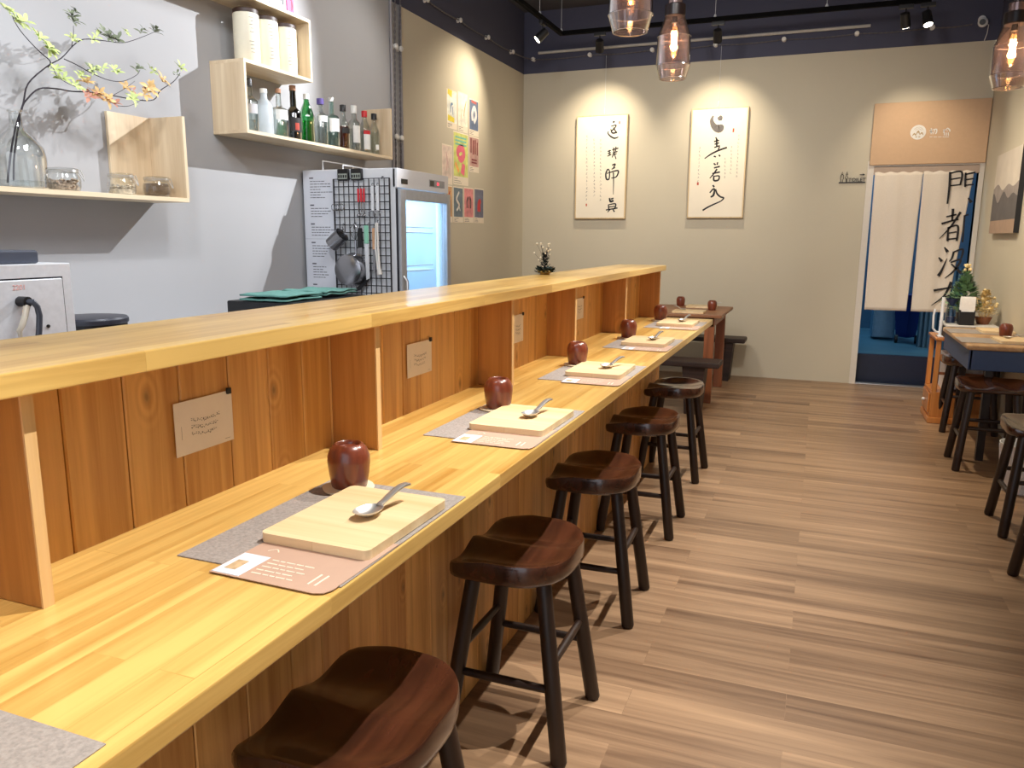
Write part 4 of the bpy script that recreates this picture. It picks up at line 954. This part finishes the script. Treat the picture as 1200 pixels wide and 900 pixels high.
for i, (y, z) in enumerate(((5.445, 2.786), (5.522, 2.784), (5.43, 2.136), (5.508, 2.134))):
    tag(knob(XL, y, z, 1, 0).build('ceramic_knob', M_porc), 'white ceramic knob on the vertical cables, %s' % ['upper left one', 'upper right one', 'lower left one', 'lower right one'][i], 'knob', 'ceramic cable knobs')
def twisted(path, name, lb):
    b = MB()
    for ph in (0, PI):
        pts = []
        L = 0
        for (p, q) in zip(path, path[1:]):
            p, q = Vector(p), Vector(q); d = q-p; l = d.length; k = max(2, int(l/.02)); dn = d.normalized(); u = dn.orthogonal().normalized(); w = dn.cross(u)
            for i in range(k):
                s = i/k; a = (L+s*l)*2*PI/.09+ph; pts.append(p+d*s+Vector((0, 0, -.012*4*s*(1-s)))*(1 if abs(dn.z) < .5 else 0)+(u*math.cos(a)+w*math.sin(a))*.0042)
            L += l
        b.tube(pts, .0036, 5)
    tag(b.build(name, M_cord), lb, 'cable')
kx = XL+.024
twisted([(kx, y, z) for y, z in LWK]+[(BWK[0], YB-.026, 3.242)], 'twisted_cable', 'twisted cable strung between ceramic knobs along the side wall')
twisted([(x, YB-.026, 3.242) for x in BWK]+[(1.1, YB-.026, 3.246)], 'twisted_cable', 'twisted cable strung between ceramic knobs along the back wall')
twisted([(kx, 5.47, 3.3), (kx, 5.445, 2.786), (kx, 5.43, 2.136), (kx, 5.425, 1.4)], 'vertical_cable', 'left one of two vertical cables beside the bottle shelf')
twisted([(kx, 5.548, 3.3), (kx, 5.522, 2.784), (kx, 5.508, 2.134), (kx, 5.5, 1.4)], 'vertical_cable', 'right one of two vertical cables, next to the greige wall')
for i, (y, x) in enumerate(((5.415, .012), (5.555, .012))):
    b = MB(); b.tube([(XL+.012, y, 3.103), (XL+.012, y, 1.3)], .011, 8); tag(b.build('conduit_pipe', plain('grey_conduit', (150, 146, 148), .5)), ['grey conduit pipe left of the vertical cables', 'grey conduit pipe right of the vertical cables'][i], 'pipe')
b = MB(); b.tube([(-2.93, YB-.03, 3.30), (.265, YB-.03, 3.30)], .014, 10)
tag(b.build('ceiling_pipe', plain('pale_pipe', (188, 184, 178), .4)), 'long pale horizontal pipe across the navy band of the back wall', 'pipe')

# ------------------------------------------------------------------ lighting track and spotlights
TZ = 3.3
M_trk = plain('matt_black_track', (7, 7, 8), .95, spec=.15)
tr = thing('lighting_track', 'black L shaped lighting track hanging below the dark ceiling', 'track', (-2.46, 7.54, TZ))
b = MB(); b.box(-.018, .018, -6.2, .018, -.018, .02, .002, 1); b.build('rail', M_trk, tr)
b = MB(); b.box(.018, 3.14, -.018, .018, -.018, .02, .002, 1); b.build('rail', M_trk, tr)
for x, y in ((0, 0), (0, -.62), (0, -2.5), (1.43, 0), (2.35, 0)):
    b = MB(); b.tube([(x, y, .016), (x, y, ZC-TZ)], .0022, 6); b.lathe([(.013, .012), (.013, .03), (.006, .045)], (x, y, 0), n=12); b.build('suspension_wire', M_steel, tr)
M_lens = emitter('spot_lens', (255, 246, 228), 14)
def spot_head(x, y, target, lb, power, deg, lens=True, col=WARM, blend=1.0):
    t = thing('track_spotlight', lb, 'spotlight', (x, y, TZ-.016), 0, 'black track spotlights')
    b = MB(); b.box(-.055, .055, -.016, .016, -.035, -.0005, .004) if abs(y-7.54) < .05 else b.box(-.016, .016, -.055, .055, -.035, -.0005, .004); b.build('adapter', M_black, t)
    b = MB(); b.tube([(0, 0, -.035), (0, 0, -.1)], .006, 8); b.build('stem', M_black, t)
    p = Vector((0, 0, -.115)); d = (Vector(target)-t.location-p).normalized()
    b = MB(); b.tube([p-d*.05, p-d*.045, p+d*.06, p+d*.065, p+d*.05], [.03, .036, .04, .036, .034], 20, caps=True); b.build('head', M_black, t)
    b = MB(); b.tube([p+d*.066, p+d*.0665], [.033, .033], 20); b.build('lens', M_lens, t)
    q = t.location+p+d*.085
    spot(q, target, power, deg, blend, col, .015)
spot_head(-2.08, 7.54, (-2.24, 8.25, 2.3), 'track spotlight above the left calligraphy panel', 62, 84)
spot_head(-1.0, 7.54, (-1.05, 8.25, 2.25), 'track spotlight above the right calligraphy panel', 56, 84)
spot_head(.5, 7.54, (.78, 8.25, 1.7), 'track spotlight above the washroom sign board', 34, 80)
spot_head(.66, 7.54, (1.0, 6.9, 1.3), 'track spotlight with a glowing lens at the right end of the track', 30, 90)
spot_head(-2.46, 7.0, (-3.105, 6.68, 2.5), 'track spotlight with a glowing lens facing the side wall prints', 48, 95)

# ------------------------------------------------------------------ pendant lamps
M_smoke = glass('smoky_rose_glass', (.81, .72, .73), 1.8, .05, .03, (.5, .4, .42, 1))
M_coll = wood('dark_turned_collar', (14, 9, 9), (32, 19, 19), 'z', .35)
M_fil = emitter('glowing_filament', (255, 190, 110), 40)
def pendant(x, y, z, lb):
    t = thing('pendant_lamp', lb, 'lamp', (x, y, z), 0, 'smoky glass pendant lamps')
    b = MB(); b.lathe([(.062, .002), (.066, 0), (.085, .062), (.081, .196), (.046, .296)], n=40, capb=False, capt=False); b.build('shade', M_smoke, t, sharp=16)
    b = MB()
    for r_, z_ in ((.066, .001), (.085, .062), (.081, .196)): b.tube([(r_*math.cos(a*PI/20), r_*math.sin(a*PI/20), z_) for a in range(41)], .0018, 6)
    b.build('rim', glass('glass_edge_highlight', (.9, .85, .85), 2.2, .1, .25, (.8, .7, .7, 1)), t)  # pale rings that draw the highlights along the glass edges
    b = MB(); b.lathe([(.047, .29), (.05, .294), (.05, .342), (.047, .346)], n=32); b.build('collar', M_coll, t)
    b = MB(); b.lathe([(.034, .346), (.036, .385), (.03, .39)], n=24); b.build('cap', plain('smoked_metal_cap', (150, 130, 128), .25, .8), t)
    b = MB(); b.tube([(0, 0, .388), (0, 0, ZC-z)], .0035, 8); b.build('cord', plain('pale_cord', (170, 162, 160), .6), t)
    b = MB(); b.lathe([(.014, .27), (.019, .25), (.021, .14), (.02, .12), (.012, .105), (.003, .098)], n=20); b.build('bulb', glass('bulb_glass', (1, .93, .84), .8), t)
    b = MB(); b.tube([(0, 0, .292), (0, 0, .262)], .014, 12); b.build('socket', M_black, t)
    b = MB()
    for k in range(6): a = k*PI/3; b.tube([(.010*math.cos(a), .010*math.sin(a), .14), (.012*math.cos(a), .012*math.sin(a), .225)], .0022, 5)
    b.build('filament', M_fil, t)
    l = bpy.data.lights.new('pendant_glow', 'POINT'); l.energy = 7; l.color = (1, .68, .4); l.shadow_soft_size = .02
    o = bpy.data.objects.new('pendant_glow', l); C.objects.link(o); o.location = (x, y, z+.18)
pendant(-.748, 3.141, 2.166, 'smoky glass pendant lamp cut off by the top edge, left of the middle one')
pendant(-.757, 4.12, 2.172, 'smoky glass pendant lamp fully in view over the counter, near the second calligraphy panel')
pendant(.785, 4.60, 2.118, 'smoky glass pendant lamp at the right edge over the aisle')

# ------------------------------------------------------------------ security camera
t = thing('security_camera', 'small white security camera high in the right back corner', 'camera', (1.152, YB-.004, 3.25))
b = MB(); b.tube([(0, 0, .03), (0, -.02, .03)], .03, 20); b.tube([(0, -.02, .03), (0, -.05, .0)], .012, 10); b.build('bracket', M_white, t)
b = MB(); b.sphere((0, -.075, -.01), .04, 18, 12); b.build('body', M_white, t)
b = MB(); b.tube([(-.006, -.105, -.014), (-.01, -.122, -.017)], .024, 18); b.build('lens', M_blackp, t)
b = MB(); b.tube([(.02, -.01, .0), (.055, -.012, -.02), (.05, -.01, -.09), (.035, -.008, -.146)], .003, 6); b.build('cable', M_porc, t)

# ------------------------------------------------------------------ sign board, toilet sign, curtain
t = thing('sign_board', 'tan sign board with a white round emblem above the doorway', 'sign', (.832, YB-.004, 2.072))
b = MB(); b.box(-.474, .468, -.03, 0, 0, .548, .003, 1); b.build('board', plain('tan_board_paint', (200, 166, 132), .7, noise=.02), t)
b = MB(); c = ony(1076, 155, YB-.036); lx, lz = c.x-.832, c.z-2.072
b.tube([(lx, -.0302, lz), (lx, -.0325, lz)], .064, 40); em = b.build('emblem', M_porc, t)
b = MB(); fr = lambda u, v: (lx+u, -.033, lz+v)
for st in ([(-.045, -.03, .004), (-.03, -.012, .012), (-.015, -.03, .005)], [(-.015, -.02, .005), (0, .008, .014), (.012, -.016, .005)], [(.012, -.025, .004), (.03, -.006, .012), (.042, -.026, .004)], [(-.02, -.042, .006), (-.005, -.04, .008)], [(.005, -.042, .006), (.02, -.04, .008)]): b.stroke(st, fr)
for r in (.026, .04): b.stroke([(r*math.cos(a), r*math.sin(a)+.004, .0022) for a in (.3, .8, 1.4, 2.0, 2.6)], fr)
b.build('emblem_mark', plain('tan_mark', (176, 150, 110), .7), em)
b = MB()
def sgn(l): b.stroke([(ony(1050+x/15, 130+y/15, YB-.036).x-.832, ony(1050+x/15, 130+y/15, YB-.036).z-2.072, w/15*8.6/FOC) for x, y, w in l], lambda u, v: (u, -.0315, v))
for l in ([(615, 305, 14), (628, 325, 16)], [(590, 350, 12), (635, 338, 14), (600, 385, 10)], [(618, 350, 14), (618, 410, 14)], [(625, 370, 10), (645, 385, 12)], [(650, 330, 12), (712, 322, 16), (712, 375, 16), (690, 405, 12)], [(678, 330, 14), (668, 375, 12), (645, 408, 10)],
          [(830, 330, 12), (850, 355, 14)], [(860, 325, 14), (838, 360, 12), (835, 385, 14)], [(850, 365, 14), (850, 430, 14)], [(875, 340, 10), (905, 305, 16), (945, 335, 18), (945, 365, 14)], [(890, 350, 12), (915, 350, 12)], [(888, 380, 12), (885, 435, 12)], [(920, 375, 12), (922, 435, 12)],
          [(590, 455, 8), (640, 455, 8)], [(660, 458, 8), (720, 458, 8)], [(740, 458, 8), (800, 456, 8)], [(820, 456, 8), (930, 456, 8)]): sgn(l)
b.build('white_lettering', M_porc, t)
t = thing('toilet_sign', 'small black cut out toilet sign with two figures and an arrow', 'sign', (.22, YB-.001, 1.922))
b = MB(); b.box(-.115, .115, -.012, 0, -.006, .004); b.build('bar', M_blackp, t)
me = text_mesh('TOILET', .046, .004); me.materials.append(M_blackp); o = bpy.data.objects.new('lettering', me); C.objects.link(o); o.parent = t
o.matrix_local = Matrix.Translation((.042, -.007, .022)) @ Matrix.Rotation(PI/2, 4, 'X')
for name, l in (('figure', [[(-.098, .005), (-.098, .028), (-.102, .03), (-.102, .066), (-.09, .074), (-.078, .066), (-.078, .03), (-.083, .028), (-.083, .005)], [(-.097, .074), (-.09, .096), (-.083, .074)]]), ('figure', [[(-.052, .005), (-.052, .034), (-.064, .036), (-.05, .075), (-.036, .036), (-.046, .034), (-.046, .005)], [(-.056, .07), (-.049, .1), (-.042, .07)]])):
    b = MB()
    for q in l: b.tube([(x, -.007, z) for x, z in q], .0026, 6)
    b.build(name, M_blackp, t)
b = MB(); b.box(.062, .092, -.01, -.003, .067, .072); b.prism([(.088, .06), (.11, .0695), (.088, .079)], 'y', -.01, -.003); b.build('arrow', M_blackp, t)
# noren curtain
M_noren = plain('off_white_linen', (226, 214, 198), .95, noise=.03, scale=120, bump=.1)
nr = thing('doorway_curtain', 'split off white doorway curtain with large black characters on the right half', 'curtain', (.83, 8.3, .73))
NYC = 8.225
def panel(name, tx0, tx1, bx0, bx1, ph):
    b = MB(); nx, nz = 26, 40; V = []
    for j in range(nz+1):
        s = j/nz; row = []
        for i in range(nx+1):
            u = i/nx; x = (bx0+(tx0-bx0)*s)+((bx1-bx0)+((tx1-tx0)-(bx1-bx0))*s)*u
            y = .008*math.sin(u*9+ph)*(.35+.65*(1-s))+.004*math.sin(u*17+s*3+ph)
            z = .0+(2.005-.73)*s+(.006*math.sin(u*24) if j == nz else 0)
            row.append(b.bm.verts.new((x-.83, NYC+y-8.3, z)))
        V.append(row)
    for j in range(nz):
        for i in range(nx): b.bm.faces.new((V[j][i], V[j][i+1], V[j+1][i+1], V[j+1][i]))
    o = b.build(name, M_noren, nr); m = o.modifiers.new('thickness', 'SOLIDIFY'); m.thickness = .002; return o
panel('curtain_panel', .41, .815, .425, .786, .4)
pr_ = panel('curtain_panel', .818, 1.222, .826, 1.12, 2.0)
b = MB(); b.box(DX0-.83, DX1-.83, 8.232-8.3, 8.236-8.3, 1.985-.73, 2.055-.73); b.build('top_band', plain('taupe_linen_band', (176, 156, 140), .95, noise=.03), nr)
b = MB(); b.tube([(DX0-.829, 8.245-8.3, 2.035-.73), (DX1-.831, 8.245-8.3, 2.035-.73)], .009, 10); b.build('rod', M_black, nr)
b = MB(); YN = NYC-.0145
def nst(l):
    P = []
    for x, y, w in l: p = ony(1070+x/4.733, 185+y/4.733, YN); P.append((p.x-.83, p.z-.73, w*1.12/4.733*8.6/FOC))
    b.stroke(P, lambda u, v: (u, YN-8.3, v))
for l in ([(206, 78, 9), (202, 160, 9), (190, 255, 6)], [(204, 86, 6), (270, 78, 8), (262, 150, 7)], [(206, 120, 6), (264, 110, 6)], [(204, 155, 6), (264, 148, 6)], [(292, 82, 7), (288, 162, 7)], [(290, 92, 6), (346, 80, 8)], [(290, 122, 6), (340, 114, 6)], [(290, 152, 6), (336, 147, 6)], [(306, 222, 5), (324, 248, 13)],
          [(158, 366, 9), (204, 352, 7), (252, 340, 8)], [(184, 327, 6), (242, 314, 7)], [(222, 282, 10), (216, 352, 7)], [(264, 300, 9), (210, 380, 7), (146, 448, 3)], [(196, 384, 7), (190, 462, 8)], [(194, 388, 6), (248, 378, 8), (242, 460, 8)], [(194, 418, 5), (242, 410, 6)], [(192, 452, 6), (242, 446, 6)], [(286, 318, 7), (274, 468, 7)], [(284, 322, 6), (308, 314, 7)],
          [(174, 496, 5), (192, 522, 13)], [(142, 552, 5), (160, 574, 12)], [(140, 655, 14), (158, 625, 9), (188, 558, 3)], [(226, 520, 8), (216, 555, 7), (200, 575, 3)], [(226, 522, 6), (276, 508, 8), (266, 560, 7)], [(208, 580, 6), (264, 566, 9), (228, 625, 8), (176, 668, 3)], [(212, 588, 5), (240, 615, 8), (268, 640, 12)],
          [(114, 736, 10), (190, 722, 7), (258, 712, 8)], [(212, 688, 11), (172, 765, 8), (102, 818, 3)], [(176, 772, 6), (250, 744, 8)]): nst(l)
b.build('characters', M_ink, pr_).parent = nr

# ------------------------------------------------------------------ mountain print on the right wall
t = thing('mountain_print', 'grey and cream mountain print on the right wall', 'picture', (XR-.001, 7.06, 1.445))
b = MB(); b.box(-.035, 0, -.44, .45, 0, .615, .002, 1); b.build('canvas', plain('pale_mist_print', (206, 196, 182), .6, noise=.08, scale=5), t)
b = MB(); ys = [-.44+.89*i/24 for i in range(25)]
def ridge(base, amp, sd, z0):
    rnd = random.Random(sd); f = [(rnd.uniform(3, 20), rnd.uniform(0, 6), rnd.uniform(.3, 1)) for _ in range(5)]
    return [(y, base+amp*sum(a*math.sin(k*y+p) for k, p, a in f)/3) for y in ys]
for nm, c, base, amp, sd, off in (('far_ridge', (150, 140, 134), .36, .06, 3, .0355), ('near_ridge', (92, 88, 88), .28, .07, 9, .0358)):
    b = MB(); r = ridge(base, amp, sd, 0)
    for (ya, za), (yb, zb) in zip(r, r[1:]): b.quad((-off, ya, .1), (-off, yb, .1), (-off, yb, zb), (-off, ya, za))
    b.build(nm, plain(nm+'_ink', c, .6, noise=.15, scale=9), t)
b = MB(); b.box(-.0358, -.034, -.44, .45, .0, .1); b.build('shore_strip', plain('tan_strip', (170, 140, 116), .4, noise=.1, scale=12), t)
b = MB(); b.box(-.036, -.001, -.4415, -.44, 0, .615); b.build('dark_side_edge', M_blackp, t)

# ------------------------------------------------------------------ far table, benches
t = thing('dining_table', 'brown wooden dining table beyond the end of the counter', 'table', (-1.3, 7.15, 0))
b = MB(); b.box(-.62, .565, -.465, .46, .735, .762, .006); b.build('tabletop', M_table, t)
b = MB(); b.box(-.5, .5, -.43, -.405, .66, .735); b.box(-.5, .5, .4, .425, .66, .735); b.box(.475, .5, -.405, .4, .66, .735); b.box(-.5, -.475, -.405, .4, .66, .735); b.build('apron', M_tleg, t)
for sx in (-1, 1):
    for sy in (-1, 1):
        b = MB(); b.box(sx*.465-.04, sx*.465+.04, sy*.4-.03, sy*.4+.03, 0, .735, .004); b.build('leg', M_tleg, t)
for y, x1, lb in ((6.33, -.68, 'dark rustic bench on the near side of the brown table'), (7.98, -.63, 'dark rustic bench against the back wall behind the brown table')):
    t = thing('rustic_bench', lb, 'bench', (x1-.65, y, 0), 0, 'rustic benches at the brown table')
    b = MB(); b.box(-.65, .65, -.13, .13, .385, .43, .012); b.build('seat', M_darkwood, t)
    for s in (-1, 1):
        b = MB(); b.prism([(s*.45-.09, .385), (s*.45+.09, .385), (s*.45+.06, 0), (s*.45-.06, 0)], 'y', -.1, .1); b.build('leg', M_darkwood, t)
ZT = .762
put(cup0, (-1.21, 7.5, ZT), 0, 'red brown wooden cup at the wall side of the brown table')
put(cup0, (-.875, 7.16, ZT), 1, 'dark looking wooden cup at the right end of the brown table')
put(board0, (-1.03, 6.86, ZT), PI/2, 'pale serving board on the near side of the brown table')
put(board0, (-1.0, 7.42, ZT), PI/2, 'pale serving board on the wall side of the brown table')
put(spoon0, (-1.08, 6.86, ZT+.0158), 2.6, 'steel spoon on the near board of the brown table')
put(spoon0, (-.93, 7.42, ZT+.0158), .3, 'steel spoon on the wall side board of the brown table')

# ------------------------------------------------------------------ right table
t = thing('blue_table', 'slate blue table with a pale oak top against the right wall', 'table', (1.098, 6.08, 0))
b = MB(); b.box(-.206, .203, -.55, .55, .717, .75, .012, 3); b.build('tabletop', M_oak, t)
b = MB(); b.box(-.185, .19, -.535, -.515, .59, .717, .003, 1); b.box(-.185, .19, .515, .535, .59, .717, .003, 1); b.box(-.19, -.17, -.535, .535, .59, .717, .003, 1); b.box(.17, .19, -.515, .515, .59, .717); b.build('apron', M_blue, t)
for sx in (-.06, .16):
    for sy in (-.47, .47):
        b = MB(); b.box(sx-.022, sx+.022, sy-.022, sy+.022, 0, .60); b.build('leg', M_stool, t)
put(mat0, (1.09, 5.8, .7505), PI/2, 'grey woven placemat on the near half of the blue table')
put(mat0, (1.1, 6.36, .7505), PI/2, 'grey woven placemat on the far half of the blue table')
put(board0, (1.19, 5.8, .753), .05, 'pale serving board at the right edge on the blue table')
put(board0, (1.19, 6.38, .753), 0, 'pale serving board on the far half of the blue table')
put(spoon0, (1.16, 5.83, .7688), -.4, 'steel spoon on the near board of the blue table')
put(spoon0, (1.24, 6.42, .7688), .6, 'steel spoon on the far board of the blue table')
put(cup0, (1.205, 6.13, .7505), 0, 'red brown wooden cup on the blue table')
# waste bin
t = thing('waste_bin', 'white slotted waste bin on the floor under the right edge', 'bin', (1.15, 4.98, 0))
b = MB(); b.lathe([(.1, 0), (.105, .005), (.13, .27), (.134, .275), (.128, .275), (.102, .012)], n=40, capt=True); b.build('body', M_white, t)
b = MB()
for k in range(24):
    a = 2*PI*k/24; b.tube([(.1075*math.cos(a), .1075*math.sin(a), .03), (.1305*math.cos(a), .1305*math.sin(a), .26)], .004, 5)
b.build('ribs', M_white, t)
# small orange cabinet
t = thing('side_cabinet', 'small orange varnished wooden stand with a drawer beyond the blue table', 'cabinet', (1.07, 6.86, 0))
X0, X1, Ya, Yb = -.205, .2, -.21, .21
b = MB(); b.box(X0-.012, X1, Ya-.012, Yb+.012, 0, .05, .01); b.box(X0, X1, Ya, Yb, .05, .245, .003, 1); b.build('base', M_orange, t)
b = MB(); b.box(X0-.012, X0, Ya+.04, Yb-.04, .075, .225, .006); dw = b.build('drawer', M_orange, t)
b = MB(); b.sphere((X0-.024, 0, .15), .014); b.build('knob', M_porc, dw)
for x in (X0+.018, X1-.018):
    for y in (Ya+.018, Yb-.018):
        b = MB(); b.box(x-.017, x+.017, y-.017, y+.017, .245, .64, .003, 1); b.build('post', M_orange, t)
b = MB(); b.box(X0-.01, X1, Ya-.01, Yb+.01, .64, .662, .006); b.build('top', M_orange, t)
for z in (.38, .5):
    b = MB(); b.box(X0+.02, X1-.02, Ya+.012, Ya+.024, z, z+.02); b.build('rail', M_tleg, t)
t = thing('white_box', 'white box on the lower deck of the orange stand', 'box', (1.07, 6.86, .2455))
b = MB(); b.box(-.12, .14, -.14, .14, 0, .28, .006); b.build('body', M_white, t)
b = MB(); b.box(-.123, .143, -.143, .143, .24, .285, .004); b.build('lid', M_white, t)
t = thing('black_caddy', 'black serving caddy with a white top standing on the orange stand', 'caddy', (1.09, 6.84, .6625))
b = MB(); b.box(-.17, .17, -.18, .18, 0, .085, .004); b.build('body', M_blackp, t)
b = MB(); b.box(-.175, .175, -.185, .185, .085, .1, .004); b.build('top', M_porc, t)
ZK = .763
t = thing('napkin_holder', 'black napkin holder with white paper napkins, in front of the small tree', 'napkin holder', (1.055, 6.74, ZK))
b = MB(); b.box(-.05, .05, -.05, -.044, 0, .1, .002, 1); b.box(-.05, .05, .044, .05, 0, .11, .002, 1); b.box(-.05, -.044, -.044, .044, 0, .11); b.box(.044, .05, -.044, .044, 0, .11); b.box(-.05, .05, -.05, .05, 0, .005); b.build('holder', M_blackp, t)
b = MB()
for k in range(9): b.box(-.048, .048, -.04+.0085*k, -.035+.0085*k, .006, .195+.016*math.sin(k*2.1), .001, 1, rot=(Vector((0, 0, .0)), 'X', .03*(k-4)*.4))
b.build('napkins', plain('white_tissue', (238, 234, 228), .9), t)
t = thing('coffee_dripper', 'dark blue funnel dripper over a glass, beside the small tree', 'dripper', (.965, 6.83, ZK))
b = MB(); b.lathe([(.016, .13), (.02, .15), (.048, .185), (.05, .19), (.044, .188), (.012, .145)], n=28); b.build('funnel', plain('navy_plastic', (36, 48, 84), .4), t)
b = MB(); b.lathe([(.034, 0), (.038, .005), (.04, .1), (.024, .13)], n=26, capt=False); b.build('glass', M_glass, t)
b = MB(); b.lathe([(.03, .004), (.034, .008), (.036, .05)], n=22); b.build('liquid', plain('deep_blue_liquid', (40, 56, 92), .3), t)
t = thing('white_kettle_stand', 'white bent metal stand with a hooked arm at the left of the caddy', 'stand', (.895, 6.76, .6625))
b = MB(); b.tube([(0, 0, 0), (0, 0, .30)], .012, 10); b.build('post', M_white, t)
b = MB(); b.tube([(-.0, 0, .03), (-.03, 0, .035), (-.052, 0, .06), (-.056, 0, .16), (-.05, 0, .21)], .008, 8); b.build('hook_arm', M_white, t)
b = MB(); b.box(-.018, .018, -.06, .06, 0, .008, .002, 1); b.build('foot', M_white, t)
# little decorated trees
def needles(b, c, n, r, h, L, wd=.25):
    for k in range(n):
        s = random.random()**.7; a = random.uniform(0, 2*PI); rr = r*(1-s)*random.uniform(.5, 1)
        p = Vector((c[0]+rr*math.cos(a), c[1]+rr*math.sin(a), c[2]+h*s))
        d = Vector((math.cos(a), math.sin(a), random.uniform(-.1, .9))).normalized(); sd = d.cross(Vector((0, 0, 1))).normalized(); l = L*random.uniform(.6, 1.2)
        b.quad(p-sd*l*wd*.3, p+d*l*.5-sd*l*wd, p+d*l, p+d*l*.5+sd*l*wd)
M_fir = plain('fir_green', (136, 168, 130), .7, noise=.3, scale=40); M_straw = plain('straw_flower', (232, 208, 152), .8, noise=.2, scale=40)
t = thing('small_green_tree', 'small bushy green artificial tree behind the napkin holder', 'plant', (1.06, 6.93, ZK))
b = MB(); b.lathe([(.035, 0), (.05, .07), (.052, .075)], n=20); b.build('pot', M_darkwood, t)
b = MB(); b.tube([(0, 0, .07), (.005, 0, .2), (-.005, 0, .42)], [.008, .006, .003], 7); b.build('trunk', M_bark, t)
b = MB(); needles(b, (0, 0, .08), 620, .17, .26, .055, .3); needles(b, (0, 0, .26), 130, .055, .12, .045, .3); b.build('foliage', M_fir, t)
b = MB()
for k in range(14): b.sphere((random.uniform(-.02, .02), random.uniform(-.02, .02), .385+random.uniform(0, .065)), .011, 8, 6)
b.build('cream_blossoms', M_straw, t)
t = thing('dried_flower_bunch', 'bunch of cream dried flowers in a low basket by the right wall', 'flowers', (1.185, 6.84, ZK))
b = MB(); b.lathe([(.04, 0), (.058, .05), (.06, .055)], n=20); b.build('basket', M_tleg, t)
b = MB()
for k in range(26):
    a = random.uniform(0, 2*PI); r = random.uniform(.01, .085); b.tube([(r*.3*math.cos(a), r*.3*math.sin(a), .04), (r*math.cos(a), r*math.sin(a), random.uniform(.1, .2))], .0018, 5)
b.build('stalks', M_straw, t)
b = MB(); needles(b, (0, 0, .06), 260, .105, .2, .03, .45)
for k in range(24):
    a = random.uniform(0, 2*PI); r = random.uniform(.01, .08); b.sphere((r*math.cos(a), r*math.sin(a), random.uniform(.09, .2)), .012, 8, 6)
b.build('blossoms', M_straw, t)
# decoration on the bar shelf
t = thing('festive_tree', 'tiny dark green festive tree with pale twinkling twigs on the raised shelf', 'decoration', (-1.165, 3.39, 1.2245))
b = MB(); b.lathe([(.022, 0), (.026, .012), (.02, .018)], n=18); b.build('base', plain('gold_foil', (196, 156, 84), .35, .7, .2, 80), t)
M_dfir = plain('dark_fir_green', (30, 46, 38), .7, noise=.3, scale=40)
b = MB(); needles(b, (0, 0, .014), 160, .02, .08, .02, .3)
for k in range(9):
    a = k*2*PI/9; needles(b, (.032*math.cos(a), .032*math.sin(a), .004), 22, .014, .022, .022, .35)
b.build('foliage', M_dfir, t)
b = MB()
for k in range(9):
    a = k*2*PI/9+.3; b.sphere((.028*math.cos(a), .028*math.sin(a), .014), .006, 8, 6)
b.build('gold_baubles', plain('gold_bauble', (206, 170, 90), .3, .6), t)
b = MB(); b2 = MB()
for k in range(16):
    a = random.uniform(0, 2*PI); r = random.uniform(.015, .05); z = random.uniform(.06, .15); b.tube([(0, 0, .03), (r*.5*math.cos(a), r*.5*math.sin(a), z*.7), (r*math.cos(a), r*math.sin(a), z)], .0006, 4); b2.sphere((r*math.cos(a), r*math.sin(a), z), .0042, 8, 6)
b.build('twigs', M_bark, t); b2.build('pale_beads', plain('pale_bead', (240, 226, 196), .3), t)
for o in list(sc.objects):
    if o.get('label') == 'x': print('UNLABELLED', o.name)
